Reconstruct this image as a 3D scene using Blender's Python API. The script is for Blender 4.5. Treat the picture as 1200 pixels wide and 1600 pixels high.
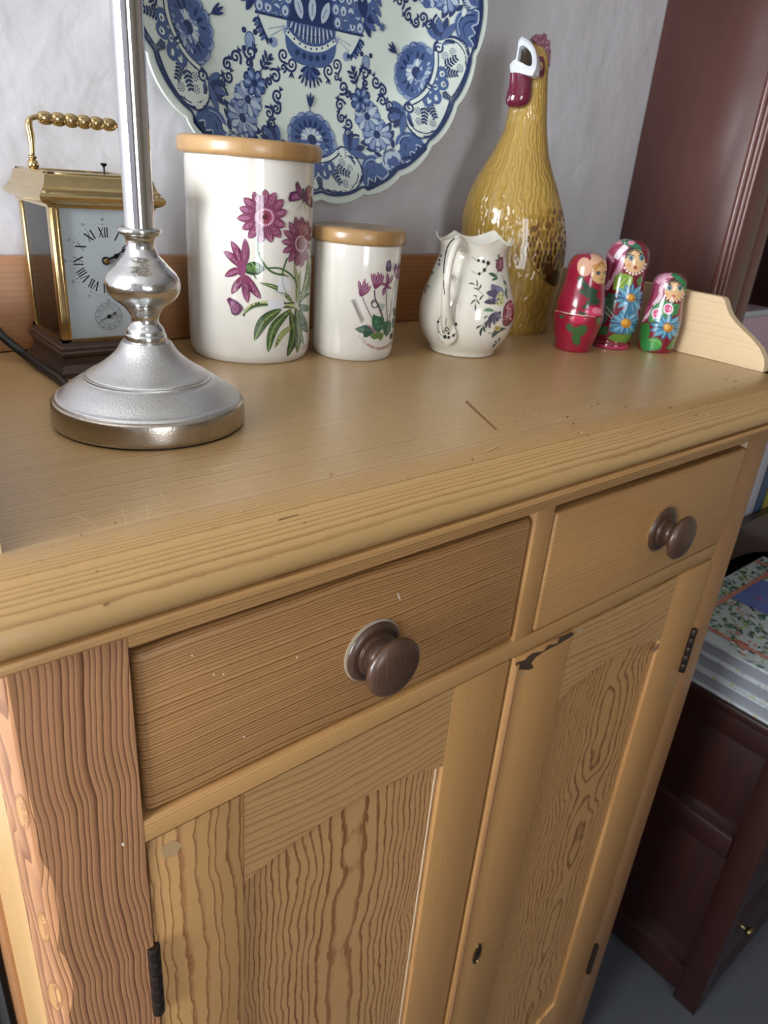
import bpy, bmesh, math, random
from math import pi, sin, cos, sqrt, atan2, radians
from mathutils import Vector, Matrix
from mathutils.bvhtree import BVHTree
from mathutils.geometry import tessellate_polygon
random.seed(7)
S = bpy.context.scene
COL = S.collection
for o in list(bpy.data.objects): bpy.data.objects.remove(o)

# ------------------------------------------------------------------ camera
# lengths below are in cabinet units (1 unit = 0.40 m); W() turns them into metres
U = 0.40
H = 1.42                                   # height of the cabinet top above the floor
TZ = 0.1878
Z0 = H - U*TZ
FL = -Z0/U                                 # floor, in units
def W(x, y, z): return Vector((U*x, U*y, Z0 + U*z))
CU = (-0.30833781, -0.89456981, 0.67370655)
RX = Vector((0.77130993, -0.63170125, 0.07768216))
RY = Vector((-0.21507043, -0.37356378, -0.90232744))     # image down
RZ = Vector((0.59902062, 0.67926698, -0.42399371))       # forward
FPX = 1135.28
CAM = W(*CU)
cam = bpy.data.cameras.new('camera')
cam_o = bpy.data.objects.new('camera', cam); COL.objects.link(cam_o)
m = Matrix((RX, -RY, -RZ)).transposed().to_4x4(); m.translation = CAM
cam_o.matrix_world = m
cam.sensor_fit = 'AUTO'; cam.sensor_width = 36.0; cam.lens = FPX/1600*36.0
cam.clip_start = 0.01; cam.clip_end = 50
cam.dof.use_dof = True; cam.dof.focus_distance = 0.60; cam.dof.aperture_fstop = 11.0
S.camera = cam_o
def ray(x, y): return RX*((x-600)/FPX) + RY*((y-800)/FPX) + RZ
def hit_plane(x, y, p, n):
    d = ray(x, y); return CAM + d*((p-CAM).dot(n)/d.dot(n))
def onz(x, y, z): return hit_plane(x, y, W(0, 0, z), Vector((0, 0, 1)))
def ony(x, y, yy): return hit_plane(x, y, W(0, yy, 0), Vector((0, 1, 0)))
def onx(x, y, xx): return hit_plane(x, y, W(xx, 0, 0), Vector((1, 0, 0)))

# ------------------------------------------------------------------ world, lights, exposure
S.view_settings.view_transform = 'Standard'
try: S.view_settings.look = 'None'
except Exception: pass
S.view_settings.gamma = 1.0
S.view_settings.use_curve_mapping = False
S.view_settings.exposure = 0.0
wd = bpy.data.worlds.new('world'); S.world = wd; wd.use_nodes = True
bg = wd.node_tree.nodes['Background']
bg.inputs[0].default_value = (0.62, 0.74, 1.0, 1); bg.inputs[1].default_value = 0.8
RXL, RXR, RYF, RYB, RZC = -1.75, 3.1, -3.0, U*1.15, 2.55       # the room, metres
W1 = dict(y0=-0.62, y1=0.25, z0=1.20, z1=2.25)                  # window in the left wall
W2 = dict(x0=-1.0, x1=-0.1, z0=1.0, z1=2.25)                     # unseen window added behind the camera for fill light
def area(name, loc, rot, sx, sy, power, col):
    l = bpy.data.lights.new(name, 'AREA'); l.shape = 'RECTANGLE'; l.size = sx; l.size_y = sy
    l.energy = power; l.color = col
    o = bpy.data.objects.new(name, l); COL.objects.link(o); o.location = loc; o.rotation_euler = rot
    return o
area('window_daylight', (RXL-0.10, (W1['y0']+W1['y1'])/2, (W1['z0']+W1['z1'])/2), (0, -pi/2, 0), W1['z1']-W1['z0'], W1['y1']-W1['y0'], 94, (0.93, 0.965, 1.0))
area('added_fill_front', ((W2['x0']+W2['x1'])/2, RYF-0.10, (W2['z0']+W2['z1'])/2), (pi/2, 0, 0), W2['x1']-W2['x0'], W2['z1']-W2['z0'], 33, (0.90, 0.95, 1.0))  # fill lamp at the added window, brightens the cabinet front

# ------------------------------------------------------------------ helpers: materials
def lin(c):
    if isinstance(c, str):
        c = [int(c[i:i+2], 16)/255 for i in (1, 3, 5)]
    return tuple(((v/12.92) if v <= 0.04045 else ((v+0.055)/1.055)**2.4) for v in c[:3])
class NT:
    def __init__(s, name):
        s.m = bpy.data.materials.new(name); s.m.use_nodes = True
        s.t = s.m.node_tree; s.b = s.t.nodes['Principled BSDF']; s.out = s.t.nodes['Material Output']
    def n(s, typ, **kw):
        nd = s.t.nodes.new(typ)
        for k, v in kw.items(): setattr(nd, k, v)
        return nd
    def put(s, sock, v):
        if hasattr(v, 'links') or isinstance(v, bpy.types.NodeSocket): s.t.links.new(v, sock)
        elif isinstance(v, (int, float)): sock.default_value = v
        else:
            v = tuple(v); sock.default_value = v + (1.0,) if len(sock.default_value) == 4 and len(v) == 3 else v
    def math(s, op, a, b=0.0, c=0.0):
        nd = s.n('ShaderNodeMath', operation=op)
        s.put(nd.inputs[0], a); s.put(nd.inputs[1], b)
        if op in ('MULTIPLY_ADD', 'SMOOTH_MIN'): s.put(nd.inputs[2], c)
        return nd.outputs[0]
    def obj(s): return s.n('ShaderNodeTexCoord').outputs['Object']
    def xyz(s, v):
        nd = s.n('ShaderNodeSeparateXYZ'); s.put(nd.inputs[0], v); return nd.outputs
    def vec(s, x, y, z):
        nd = s.n('ShaderNodeCombineXYZ'); s.put(nd.inputs[0], x); s.put(nd.inputs[1], y); s.put(nd.inputs[2], z); return nd.outputs[0]
    def noise(s, v, scale, detail=2.0, rough=0.5, dist=0.0):
        nd = s.n('ShaderNodeTexNoise'); s.put(nd.inputs['Vector'], v)
        nd.inputs['Scale'].default_value = scale; nd.inputs['Detail'].default_value = detail
        nd.inputs['Roughness'].default_value = rough; nd.inputs['Distortion'].default_value = dist
        return nd.outputs[0]
    def ramp(s, f, stops, interp='LINEAR'):
        nd = s.n('ShaderNodeValToRGB'); s.put(nd.inputs[0], f); r = nd.color_ramp; r.interpolation = interp
        while len(r.elements) < len(stops): r.elements.new(0.5)
        for e, (p, c) in zip(r.elements, stops):
            e.position = p; e.color = (c, c, c, 1) if isinstance(c, (int, float)) else tuple(c)+(1,)
        return nd.outputs[0]
    def mix(s, f, a, b, mode='MIX'):
        nd = s.n('ShaderNodeMix', data_type='RGBA', blend_type=mode)
        s.put(nd.inputs[0], f); s.put(nd.inputs[6], a); s.put(nd.inputs[7], b); return nd.outputs[2]
    def bump(s, h, strength, dist):
        nd = s.n('ShaderNodeBump'); nd.inputs['Strength'].default_value = strength; nd.inputs['Distance'].default_value = dist
        s.put(nd.inputs['Height'], h); s.t.links.new(nd.outputs[0], s.b.inputs['Normal']); return nd
    def set(s, **kw):
        names = dict(col='Base Color', rough='Roughness', metal='Metallic', coat='Coat Weight', coat_rough='Coat Roughness', spec='Specular IOR Level', trans='Transmission Weight', alpha='Alpha')
        for k, v in kw.items(): s.put(s.b.inputs[names[k]], v)
        return s
def plain(name, c, rough=0.5, metal=0.0, coat=0.0, var=0.0, vscale=40, bump=0.0, bscale=200, bdist=0.001):
    t = NT(name); c = lin(c)
    t.set(rough=rough, metal=metal, coat=coat, coat_rough=0.08)
    o = t.obj()
    if var:
        nz = t.noise(o, vscale, 4, 0.6)
        t.set(col=t.mix(nz, tuple(v*(1-var) for v in c), tuple(min(1, v*(1+var)) for v in c)))
    else: t.set(col=c)
    if bump: t.bump(t.noise(o, bscale, 3, 0.6), bump, bdist)
    return t.m
def wood(name, grain, light, dark, freq, pith=(0.0, 0.3), wob=0.01, wg=3.0, wa=6.0, wob2=0.0, wg2=2.0, jag=0.15, off=0.0,
         shape=((0, 0.0), (0.5, 0.12), (0.8, 0.75), (0.9, 1.0), (0.97, 0.25), (1.0, 0.0)), spread=0.8, bump=0.25, bdist=0.0006, rough=0.42, mott=0.18, quad=0.0, wob3=0.0, coat=0.12, dens=0.5):
    """pine board: growth rings round a pith line that runs along the grain"""
    t = NT(name); x, y, z = t.xyz(t.obj())
    if grain == 'x':   g, a, d = x, z, y
    elif grain == 'xt': g, a, d = x, y, z
    elif grain == 'z': g, a, d = z, x, y
    elif grain == 'zs': g, a, d = z, y, x
    elif grain == 'y': g, a, d = y, z, x
    nv = t.vec(t.math('MULTIPLY', g, wg), t.math('MULTIPLY', a, wa), t.math('MULTIPLY_ADD', d, wa, off))
    n1 = t.math('SUBTRACT', t.noise(nv, 1.0, 2.0, 0.45), 0.5)
    nv2 = t.vec(t.math('MULTIPLY', g, wg2), t.math('MULTIPLY', a, wa*0.7), off+5.3)
    n2 = t.math('SUBTRACT', t.noise(nv2, 1.0, 2.0, 0.5), 0.5)
    A = t.math('ADD', t.math('SUBTRACT', a, pith[0]), t.math('MULTIPLY', n1, wob))
    if wob3:
        n3 = t.math('SUBTRACT', t.noise(t.vec(t.math('MULTIPLY', g, 26), t.math('MULTIPLY', a, 45), off+9.1), 1.0, 2.0, 0.55), 0.5)
        A = t.math('ADD', A, t.math('MULTIPLY', n3, wob3))
    D = t.math('ADD', t.math('SUBTRACT', d, pith[1]), t.math('MULTIPLY', n2, wob2))
    r = t.math('SQRT', t.math('ADD', t.math('MULTIPLY', A, A), t.math('MULTIPLY', D, D)))
    v = t.math('MULTIPLY', t.math('ADD', r, t.math('MULTIPLY', t.math('MULTIPLY', r, r), quad)), freq)
    v = t.math('ADD', v, t.math('MULTIPLY', t.noise(t.vec(t.math('MULTIPLY', r, freq*0.33), off, 0), 1.0, 1.0), spread*2))
    jn = t.noise(t.vec(t.math('MULTIPLY', g, 70), t.math('MULTIPLY', a, 400), t.math('MULTIPLY', d, 400)), 1.0, 2.0, 0.6)
    v = t.math('ADD', v, t.math('MULTIPLY', jn, jag))
    f = t.math('FRACT', v)
    k = t.ramp(f, [(p, float(q)) for p, q in shape])
    # rings differ in strength, fine fibre lines, broad mottling
    ks = t.noise(t.vec(t.math('MULTIPLY', t.math('FLOOR', v), 3.17), t.math('MULTIPLY', g, 2.0), off), 1.0, 1.0)
    k2 = t.math('MULTIPLY', k, t.math('ADD', t.math('MULTIPLY', ks, 1.0), dens), 0)
    fib = t.noise(t.vec(t.math('MULTIPLY', g, 25), t.math('MULTIPLY', a, 1500), t.math('MULTIPLY', d, 1500)), 1.0, 2.0, 0.6)
    mo = t.noise(t.vec(t.math('MULTIPLY', g, 3), t.math('MULTIPLY', a, 9), t.math('MULTIPLY', d, 9)), 1.0, 3.0, 0.55)
    L, Dk = lin(light), lin(dark)
    base = t.mix(mo, tuple(c*(1-mott) for c in L), tuple(min(1, c*(1+mott)) for c in L))
    base = t.mix(t.math('MULTIPLY', fib, 0.28), base, tuple(0.55*a_+0.45*b_ for a_, b_ in zip(Dk, L)))
    col = t.mix(k2, base, Dk)
    t.set(col=col, rough=rough, coat=coat, coat_rough=0.3)
    h = t.math('ADD', t.math('MULTIPLY', k, 1.0), t.math('MULTIPLY', fib, 0.25))
    t.bump(h, bump, bdist)
    return t.m

# ------------------------------------------------------------------ helpers: meshes (verts in world metres)
def box(x0, x1, y0, y1, z0, z1, bev=0.0, seg=2, raw=False):
    a = Vector((x0, y0, z0)) if raw else W(x0, y0, z0); b = Vector((x1, y1, z1)) if raw else W(x1, y1, z1)
    if not raw: bev *= U
    bm = bmesh.new(); bmesh.ops.create_cube(bm, size=1)
    for v in bm.verts: v.co = Vector([(a[i]+b[i])/2 + v.co[i]*(b[i]-a[i]) for i in range(3)])
    if bev: bmesh.ops.bevel(bm, geom=list(bm.edges), offset=bev, segments=seg, affect='EDGES', profile=0.5)
    bm.verts.index_update()
    r = ([v.co.copy() for v in bm.verts], [[v.index for v in f.verts] for f in bm.faces]); bm.free(); return r
def join(*gs):
    V, F = [], []
    for v, f in gs:
        n = len(V); V += list(v); F += [[i+n for i in q] for q in f]
    return V, F
def loft(rings, cap0=True, cap1=True, closed=False):
    n = len(rings[0]); V = [p for r in rings for p in r]; F = []
    k = len(rings)
    for i in range(k if closed else k-1):
        for j in range(n):
            j2 = (j+1) % n; i2 = (i+1) % k
            F.append([i*n+j, i*n+j2, i2*n+j2, i2*n+j])
    if not closed:
        if cap0: F.append(list(range(n))[::-1])
        if cap1: F.append([(k-1)*n+j for j in range(n)])
    return V, F
def smooth_prof(pts, n=5):
    out = []
    for i in range(len(pts)-1):
        p0 = pts[max(i-1, 0)]; p1 = pts[i]; p2 = pts[i+1]; p3 = pts[min(i+2, len(pts)-1)]
        for k in range(n):
            t = k/n
            out.append(tuple(0.5*((2*p1[j]) + (-p0[j]+p2[j])*t + (2*p0[j]-5*p1[j]+4*p2[j]-p3[j])*t*t + (-p0[j]+3*p1[j]-3*p2[j]+p3[j])*t**3) for j in range(len(p1))))
    out.append(tuple(pts[-1])); return out
def lathe(c, prof, seg=64, cap0=True, cap1=True, fn=None, raw=False):
    """prof: (radius, height) in units from the cabinet top; c: centre (x, y) units"""
    rings = []
    for i, (r, z) in enumerate(prof):
        r = max(r, 1e-4); ring = []
        for j in range(seg):
            a = 2*pi*j/seg
            rr, zz = (r, z) if fn is None else fn(i, a, r, z)
            ring.append(W(c[0]+rr*cos(a), c[1]+rr*sin(a), TZ+zz))
        rings.append(ring)
    return loft(rings, cap0, cap1)
def lathe_y(c, prof, seg=32):
    """turned about an axis along -y: prof (radius, forward)"""
    return loft([[W(c[0]+r*cos(2*pi*j/seg), c[1]-f, c[2]+r*sin(2*pi*j/seg)) for j in range(seg)] for r, f in prof])
def tube(path, rad, seg=12, flat=None, cap=True):
    """path in world metres; rad number or list (metres)"""
    P = [Vector(p) for p in path]; n = len(P)
    R = [rad]*n if isinstance(rad, (int, float)) else list(rad)
    rings = []; up = None
    for i in range(n):
        t = (P[min(i+1, n-1)] - P[max(i-1, 0)]).normalized()
        if up is None:
            up = Vector((0, 0, 1)) if abs(t.z) < 0.9 else Vector((1, 0, 0))
            if flat: up = Vector(flat)
        u = (up - t*up.dot(t)).normalized(); up = u; w = t.cross(u)
        k = 1.0 if not flat else 0.4
        rings.append([P[i] + u*R[i]*k*cos(2*pi*j/seg) + w*R[i]*sin(2*pi*j/seg) for j in range(seg)])
    return loft(rings, cap, cap)
def prism(loop_a, loop_b):
    return loft([loop_a, loop_b])
def smooth_path(pts, n=8): return [Vector(p) for p in smooth_prof([tuple(p) for p in pts], n)]
def add(name, geo, mat, parent=None, loc=None, smooth=True, angle=35):
    V, F = geo
    if parent is not None:
        o0 = Vector((0, 0, 0)); q = parent
        while q is not None: o0 += q.location; q = q.parent
        L = Vector((0, 0, 0))
    else:
        o0 = Vector(loc) if loc is not None else Vector((0, 0, 0)); L = o0
    me = bpy.data.meshes.new(name)
    me.from_pydata([tuple(Vector(v)-o0) for v in V], [], F)
    bm = bmesh.new(); bm.from_mesh(me); bmesh.ops.recalc_face_normals(bm, faces=bm.faces); bm.to_mesh(me); bm.free()
    me.materials.append(mat)
    if smooth:
        me.shade_smooth(); me.set_sharp_from_angle(angle=radians(angle))
    o = bpy.data.objects.new(name, me); COL.objects.link(o)
    o.location = L
    if parent is not None: o.parent = parent
    return o
def tag(o, label, cat, group=None):
    o['label'] = label; o['category'] = cat
    if group: o['group'] = group
    return o
def thing(name, loc, label, cat, group=None):
    o = bpy.data.objects.new(name, None); COL.objects.link(o); o.location = loc; o.empty_display_size = 0.05
    return tag(o, label, cat, group)
def struct(name, geo, mat, smooth=False, parent=None):
    o = add(name, geo, mat, parent, smooth=smooth)
    if parent is None: o['kind'] = 'structure'
    return o

# ------------------------------------------------------------------ helpers: printed and painted decoration laid on a surface
def print_mat(name, rough=0.12, coat=0.6, spec=0.5):
    t = NT(name); nd = t.n('ShaderNodeAttribute'); nd.attribute_name = 'Col'
    t.set(col=nd.outputs['Color'], rough=rough, coat=coat, coat_rough=0.05, spec=spec); return t.m
class Paint:
    def __init__(s, xf=None): s.items = []; s.xf = xf or (lambda x, y: (x, y))
    def item(s, polys, c): s.items.append(([[s.xf(*p) for p in q] for q in polys], lin(c)))
    def poly(s, pts, c): s.item([pts], c)
    def ell(s, x, y, rx, ry, c, rot=0.0, n=18):
        cr, sr = cos(rot), sin(rot)
        s.item([[(x+rx*cos(t)*cr-ry*sin(t)*sr, y+rx*cos(t)*sr+ry*sin(t)*cr) for t in [2*pi*i/n for i in range(n)]]], c)
    def ring(s, x, y, r0, r1, c, n=24, k=1.0):
        P = [(cos(2*pi*i/n), sin(2*pi*i/n)*k) for i in range(n+1)]
        s.item([[(x+r0*P[i][0], y+r0*P[i][1]), (x+r1*P[i][0], y+r1*P[i][1]), (x+r1*P[i+1][0], y+r1*P[i+1][1]), (x+r0*P[i+1][0], y+r0*P[i+1][1])] for i in range(n)], c)
    def stroke(s, pts, w, c, w2=None, sm=True, n=5, bulge=False):
        P = smooth_prof(pts, n) if sm and len(pts) > 2 else list(pts)
        L, R = [], []; m_ = len(P)
        for i, p in enumerate(P):
            a, b = P[max(i-1, 0)], P[min(i+1, m_-1)]
            dx, dy = b[0]-a[0], b[1]-a[1]; l = sqrt(dx*dx+dy*dy) or 1
            t = i/(m_-1)
            ww = w if w2 is None else w+(w2-w)*t
            if bulge: ww = w*(sin(pi*min(max(t, 0.02), 0.98))**0.8)
            L.append((p[0]-dy/l*ww/2, p[1]+dx/l*ww/2)); R.append((p[0]+dy/l*ww/2, p[1]-dx/l*ww/2))
        s.item([[L[i], L[i+1], R[i+1], R[i]] for i in range(m_-1)], c)
    def leaf(s, p0, p1, w, c, bend=0.0, vein=None):
        mx, my = (p0[0]+p1[0])/2, (p0[1]+p1[1])/2; dx, dy = p1[0]-p0[0], p1[1]-p0[1]
        P = [p0, (mx-dy*bend, my+dx*bend), p1]
        s.stroke(P, w, c, n=7, bulge=True)
        if vein: s.stroke(P, w*0.14, vein, n=5)
    def spiral(s, x, y, r, c, w, a0=0.0, turns=1.6, d=1, tail=0.0):
        P = []
        n = 22
        for i in range(n+1):
            t = i/n; a = a0 + d*2*pi*turns*t; rr = r*(0.12+0.88*t)
            P.append((x+rr*cos(a), y+rr*sin(a)))
        if tail:
            a = a0 + d*2*pi*turns; P.append((P[-1][0]-d*sin(a)*tail, P[-1][1]+d*cos(a)*tail))
        s.stroke(P, w*0.8, c, w2=w, sm=False)
    def build(s, name, mapper, mat, parent, e, off=1.6e-4, step=5e-6):
        V, F, Cc = [], [], []
        for k, (polys, c) in enumerate(s.items):
            o = off + step*k
            idx = {}
            tris = []
            for q in polys:
                q2 = [Vector((p[0], p[1], 0)) for p in q]
                if len(q) == 3: tris.append([tuple(q[0]), tuple(q[1]), tuple(q[2])])
                else:
                    for a, b, d in tessellate_polygon([q2]): tris.append([tuple(q[a]), tuple(q[b]), tuple(q[d])])
            done = []
            guard = 0
            while tris and guard < 60000:
                guard += 1
                t = tris.pop()
                L = [sqrt((t[i][0]-t[(i+1) % 3][0])**2 + (t[i][1]-t[(i+1) % 3][1])**2) for i in range(3)]
                M = max(L)
                if M <= e: done.append(t); continue
                i = L.index(M); a, b, d = t[i], t[(i+1) % 3], t[(i+2) % 3]
                mid = ((a[0]+b[0])/2, (a[1]+b[1])/2)
                tris += [[a, mid, d], [mid, b, d]]
            for t in done:
                f = []
                for p in t:
                    key = (round(p[0], 5), round(p[1], 5))
                    if key not in idx:
                        r = mapper(p)
                        if r is None: idx[key] = -1
                        else:
                            idx[key] = len(V); V.append(r[0] + r[1]*o); Cc.append(c)
                    f.append(idx[key])
                if min(f) >= 0 and len(set(f)) == 3: F.append(f)
        o0 = Vector((0, 0, 0)); q = parent
        while q is not None: o0 += q.location; q = q.parent
        me = bpy.data.meshes.new(name)
        me.from_pydata([tuple(v-o0) for v in V], [], F)
        at = me.color_attributes.new('Col', 'FLOAT_COLOR', 'POINT')
        for i, c in enumerate(Cc): at.data[i].color = (c[0], c[1], c[2], 1)
        me.materials.append(mat); me.shade_smooth()
        ob = bpy.data.objects.new(name, me); COL.objects.link(ob); ob.parent = parent
        return ob
def caster(*geos):
    """photo pixel -> point and normal on the given world-space meshes"""
    V, F = join(*geos); tree = BVHTree.FromPolygons([Vector(v) for v in V], F)
    def f(p):
        d = ray(p[0], p[1]).normalized()
        h = tree.ray_cast(CAM, d)
        if h[0] is None: return None
        n = h[1]
        if n.dot(d) > 0: n = -n
        if n.dot(d) > -0.06: return None
        return h[0], n
    return f
def crop(sc, ox, oy): return lambda x, y: (ox + x/sc, oy + y/sc)
_txt = {}
def text_tris(s):
    if s in _txt: return _txt[s]
    cu = bpy.data.curves.new('t', 'FONT'); cu.body = s; cu.size = 1.0; cu.resolution_u = 2
    cu.align_x = 'CENTER'; cu.align_y = 'CENTER'
    ob = bpy.data.objects.new('t', cu); COL.objects.link(ob)
    dg = bpy.context.evaluated_depsgraph_get(); ev = ob.evaluated_get(dg); me = ev.to_mesh()
    me.calc_loop_triangles()
    r = [[(me.vertices[i].co.x, me.vertices[i].co.y) for i in t.vertices] for t in me.loop_triangles]
    ev.to_mesh_clear(); bpy.data.objects.remove(ob); bpy.data.curves.remove(cu)
    _txt[s] = r; return r
def put_text(p, s, x, y, size, rot, c, flip=1):
    cr, sr = cos(rot), sin(rot)
    p.item([[(x+size*(a*cr-flip*b*sr), y+size*(a*sr+flip*b*cr)) for a, b in t] for t in text_tris(s)], c)

# ================================================================== the room
def wall_mat(name, c, sc=1.0):
    t = NT(name); o = t.obj()
    n1 = t.noise(o, 7*sc, 2, 0.5); n2 = t.noise(o, 30*sc, 2, 0.5, 0.3); n3 = t.noise(o, 260*sc, 2, 0.5)
    h = t.math('ADD', t.math('MULTIPLY', n1, 1.0), t.math('ADD', t.math('MULTIPLY', n2, 0.20), t.math('MULTIPLY', n3, 0.012)))
    c = lin(c); t.set(col=t.mix(n1, tuple(v*0.95 for v in c), tuple(min(1, v*1.03) for v in c)), rough=0.62, spec=0.3)
    t.bump(h, 0.85, 0.012); return t.m
M_wall = wall_mat('plaster_wall', '#d4d2d6')
M_ceil = plain('ceiling_paint', '#e0ddd8', 0.8)
M_wall2 = wall_mat('plaster_wall_warm', '#b3a898')
M_carpet = plain('carpet', '#4a4d55', 0.95, var=0.25, vscale=300, bump=0.5, bscale=700, bdist=0.003)
M_frame = plain('window_paint', '#e6e4df', 0.4)
TH = 0.12
struct('floor', box(RXL-TH, RXR+TH, RYF-TH, RYB+TH, -0.1, 0, raw=True), M_carpet)
struct('ceiling', box(RXL-TH, RXR+TH, RYF-TH, RYB+TH, RZC, RZC+0.1, raw=True), M_ceil)
struct('wall_back', box(RXL-TH, RXR+TH, RYB, RYB+TH, 0, RZC, raw=True), M_wall)
struct('wall_right', box(RXR, RXR+TH, RYF, RYB, 0, RZC, raw=True), M_wall2)
struct('wall_left', join(box(RXL-TH, RXL, RYF, W1['y0'], 0, RZC, raw=True), box(RXL-TH, RXL, W1['y1'], RYB, 0, RZC, raw=True),
      box(RXL-TH, RXL, W1['y0'], W1['y1'], 0, W1['z0'], raw=True), box(RXL-TH, RXL, W1['y0'], W1['y1'], W1['z1'], RZC, raw=True)), M_wall)
struct('wall_front', join(box(RXL, W2['x0'], RYF-TH, RYF, 0, RZC, raw=True), box(W2['x1'], RXR, RYF-TH, RYF, 0, RZC, raw=True),
      box(W2['x0'], W2['x1'], RYF-TH, RYF, 0, W2['z0'], raw=True), box(W2['x0'], W2['x1'], RYF-TH, RYF, W2['z1'], RZC, raw=True)), M_wall2)
def bars_yz(w, x0, x1, t=0.045):
    ym, zm = (w['y0']+w['y1'])/2, (w['z0']+w['z1'])/2
    return join(box(x0, x1, w['y0'], w['y0']+t, w['z0'], w['z1'], raw=True), box(x0, x1, w['y1']-t, w['y1'], w['z0'], w['z1'], raw=True),
                box(x0, x1, w['y0'], w['y1'], w['z0'], w['z0']+t, raw=True), box(x0, x1, w['y0'], w['y1'], w['z1']-t, w['z1'], raw=True),
                box(x0, x1, w['y0'], w['y1'], zm-t*0.45, zm+t*0.45, raw=True))
struct('window_1', bars_yz(W1, RXL-0.08, RXL-0.04), M_frame)
w = W2; t_ = 0.05; y0, y1 = RYF-0.08, RYF-0.04; xm = (w['x0']+w['x1'])/2
struct('added_fill_window', join(box(w['x0'], w['x0']+t_, y0, y1, w['z0'], w['z1'], raw=True), box(w['x1']-t_, w['x1'], y0, y1, w['z0'], w['z1'], raw=True),
      box(w['x0'], w['x1'], y0, y1, w['z0'], w['z0']+t_, raw=True), box(w['x0'], w['x1'], y0, y1, w['z1']-t_, w['z1'], raw=True),
      box(xm-t_/2, xm+t_/2, y0, y1, w['z0'], w['z1'], raw=True)), M_frame)  # frame of the window added for the fill lamp

# ================================================================== the pine cabinet
CX, CY = 0.9675, 0.5
cab = thing('pine_cabinet', W(CX, CY, FL), 'stripped pine cupboard with two drawers over two panelled doors', 'cabinet')
def rx(x): return U*(x-CX)
def ry(y): return U*(y-CY)
def rz(z): return U*(z-FL)
P_L, P_D = '#bf9560', '#8f5f34'
M_top = wood('pine_top', 'xt', '#bf9e6c', '#8d683e', 300, pith=(ry(2.2), rz(TZ)-0.5), wob=0.03, wg=2.2, wa=3, wob2=0.10, wg2=1.2, jag=0.35, spread=1.3, bump=0.14, rough=0.40, mott=0.16, coat=0.42, dens=0.25)
M_nose = wood('pine_nosing', 'xt', '#c19c66', '#8d6438', 330, pith=(ry(3.6), rz(TZ)-0.15), wob=0.012, wg=2.0, wa=3, wob2=0.02, jag=0.3, off=3.0, spread=1.2, bump=0.15, rough=0.40, mott=0.2, coat=0.35, dens=0.2)
M_rail = wood('pine_rail', 'x', '#bd925c', '#8e6034', 330, pith=(rz(1.2), ry(-0.3)), wob=0.012, wg=3, wa=5, jag=0.3, off=1.0, bump=0.15, dens=0.1)
M_drawL = wood('pine_drawer', 'x', '#b98c58', '#7d4e2b', 400, pith=(rz(-1.6), ry(-0.55)), wob=0.03, wg=3.2, wa=5, wob2=0.05, jag=0.25, off=7.0, spread=1.3, bump=0.22, bdist=0.0005, dens=0.55, mott=0.2)
M_drawR = wood('pine_drawer_pale', 'x', '#b78b57', '#885d33', 260, pith=(rz(-2.6), ry(-0.9)), wob=0.03, wg=3.0, wa=4, jag=0.3, off=12.0, bump=0.12, dens=-0.1, mott=0.14)
M_post = wood('pine_post_rippled', 'z', '#b4835a', '#6c4027', 250, pith=(rx(2.3), ry(-0.2)), wob=0.030, wg=8.5, wa=3.0, jag=0.10, off=2.0, spread=1.2,
              shape=((0, 1.0), (0.12, 0.95), (0.35, 0.55), (0.75, 0.15), (0.93, 0.0), (1.0, 0.9)), bump=0.75, bdist=0.0016, dens=0.30, mott=0.10, rough=0.5)
M_postR = wood('pine_post', 'z', '#a0764c', '#785030', 300, pith=(rx(-1.0), ry(-0.3)), wob=0.012, wg=3, wa=6, jag=0.3, off=4.0, bump=0.15, dens=0.0)
M_stile = wood('pine_stile', 'z', '#c0945f', '#84532d', 110, wob3=0.009, pith=(rx(1.4), ry(-0.1)), wob=0.022, wg=5, wa=9, jag=0.35, off=9.0, spread=1.4,
               shape=((0, 0.0), (0.66, 0.04), (0.82, 0.6), (0.90, 1.0), (0.96, 0.2), (1.0, 0.0)), bump=0.15, dens=0.5, mott=0.10)
M_stile2 = wood('pine_stile_fine', 'z', '#b68a55', '#8a5a30', 330, pith=(rx(-0.4), ry(-0.4)), wob=0.012, wg=2.5, wa=6, jag=0.3, off=15.0, bump=0.15, dens=0.0, mott=0.14)
M_doorrail = wood('pine_door_rail', 'x', '#be9460', '#8a5e36', 130, wob3=0.004, pith=(rz(-1.5), ry(-0.25)), wob=0.05, wg=3.5, wa=5, jag=0.3, off=20.0, spread=1.3,
                  shape=((0, 0.0), (0.6, 0.06), (0.82, 0.6), (0.9, 0.9), (0.96, 0.2), (1.0, 0.0)), bump=0.14, dens=0.3, mott=0.1)
M_panelL = wood('pine_panel_flamed', 'z', '#c39763', '#85522b', 36, quad=22, wob3=0.008, pith=(rx(0.49), ry(0.0)), wob=0.036, wg=6, wa=8, wob2=0.15, wg2=6.5, jag=0.45, off=31.0, spread=0.9,
                shape=((0, 0.0), (0.60, 0.02), (0.70, 0.55), (0.82, 1.0), (0.93, 0.85), (0.97, 0.1), (1.0, 0.0)), bump=0.14, dens=0.45, mott=0.08)
M_panelR = wood('pine_panel_flamed_dark', 'z', '#bb8f5a', '#7d4f2b', 36, quad=18, wob3=0.010, pith=(rx(1.54), ry(0.0)), wob=0.04, wg=5, wa=8, wob2=0.15, wg2=6.5, jag=0.6, off=44.0, spread=0.9,
                shape=((0, 0.0), (0.60, 0.02), (0.72, 0.5), (0.83, 1.0), (0.93, 0.7), (0.97, 0.1), (1.0, 0.0)), bump=0.12, dens=0.5, mott=0.1)
M_side = wood('pine_side', 'zs', '#d2ad76', '#a87745', 160, pith=(ry(0.9), rx(-0.6)), wob=0.02, wg=5, wa=9, jag=0.3, off=50.0, bump=0.2, dens=0.3)
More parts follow.
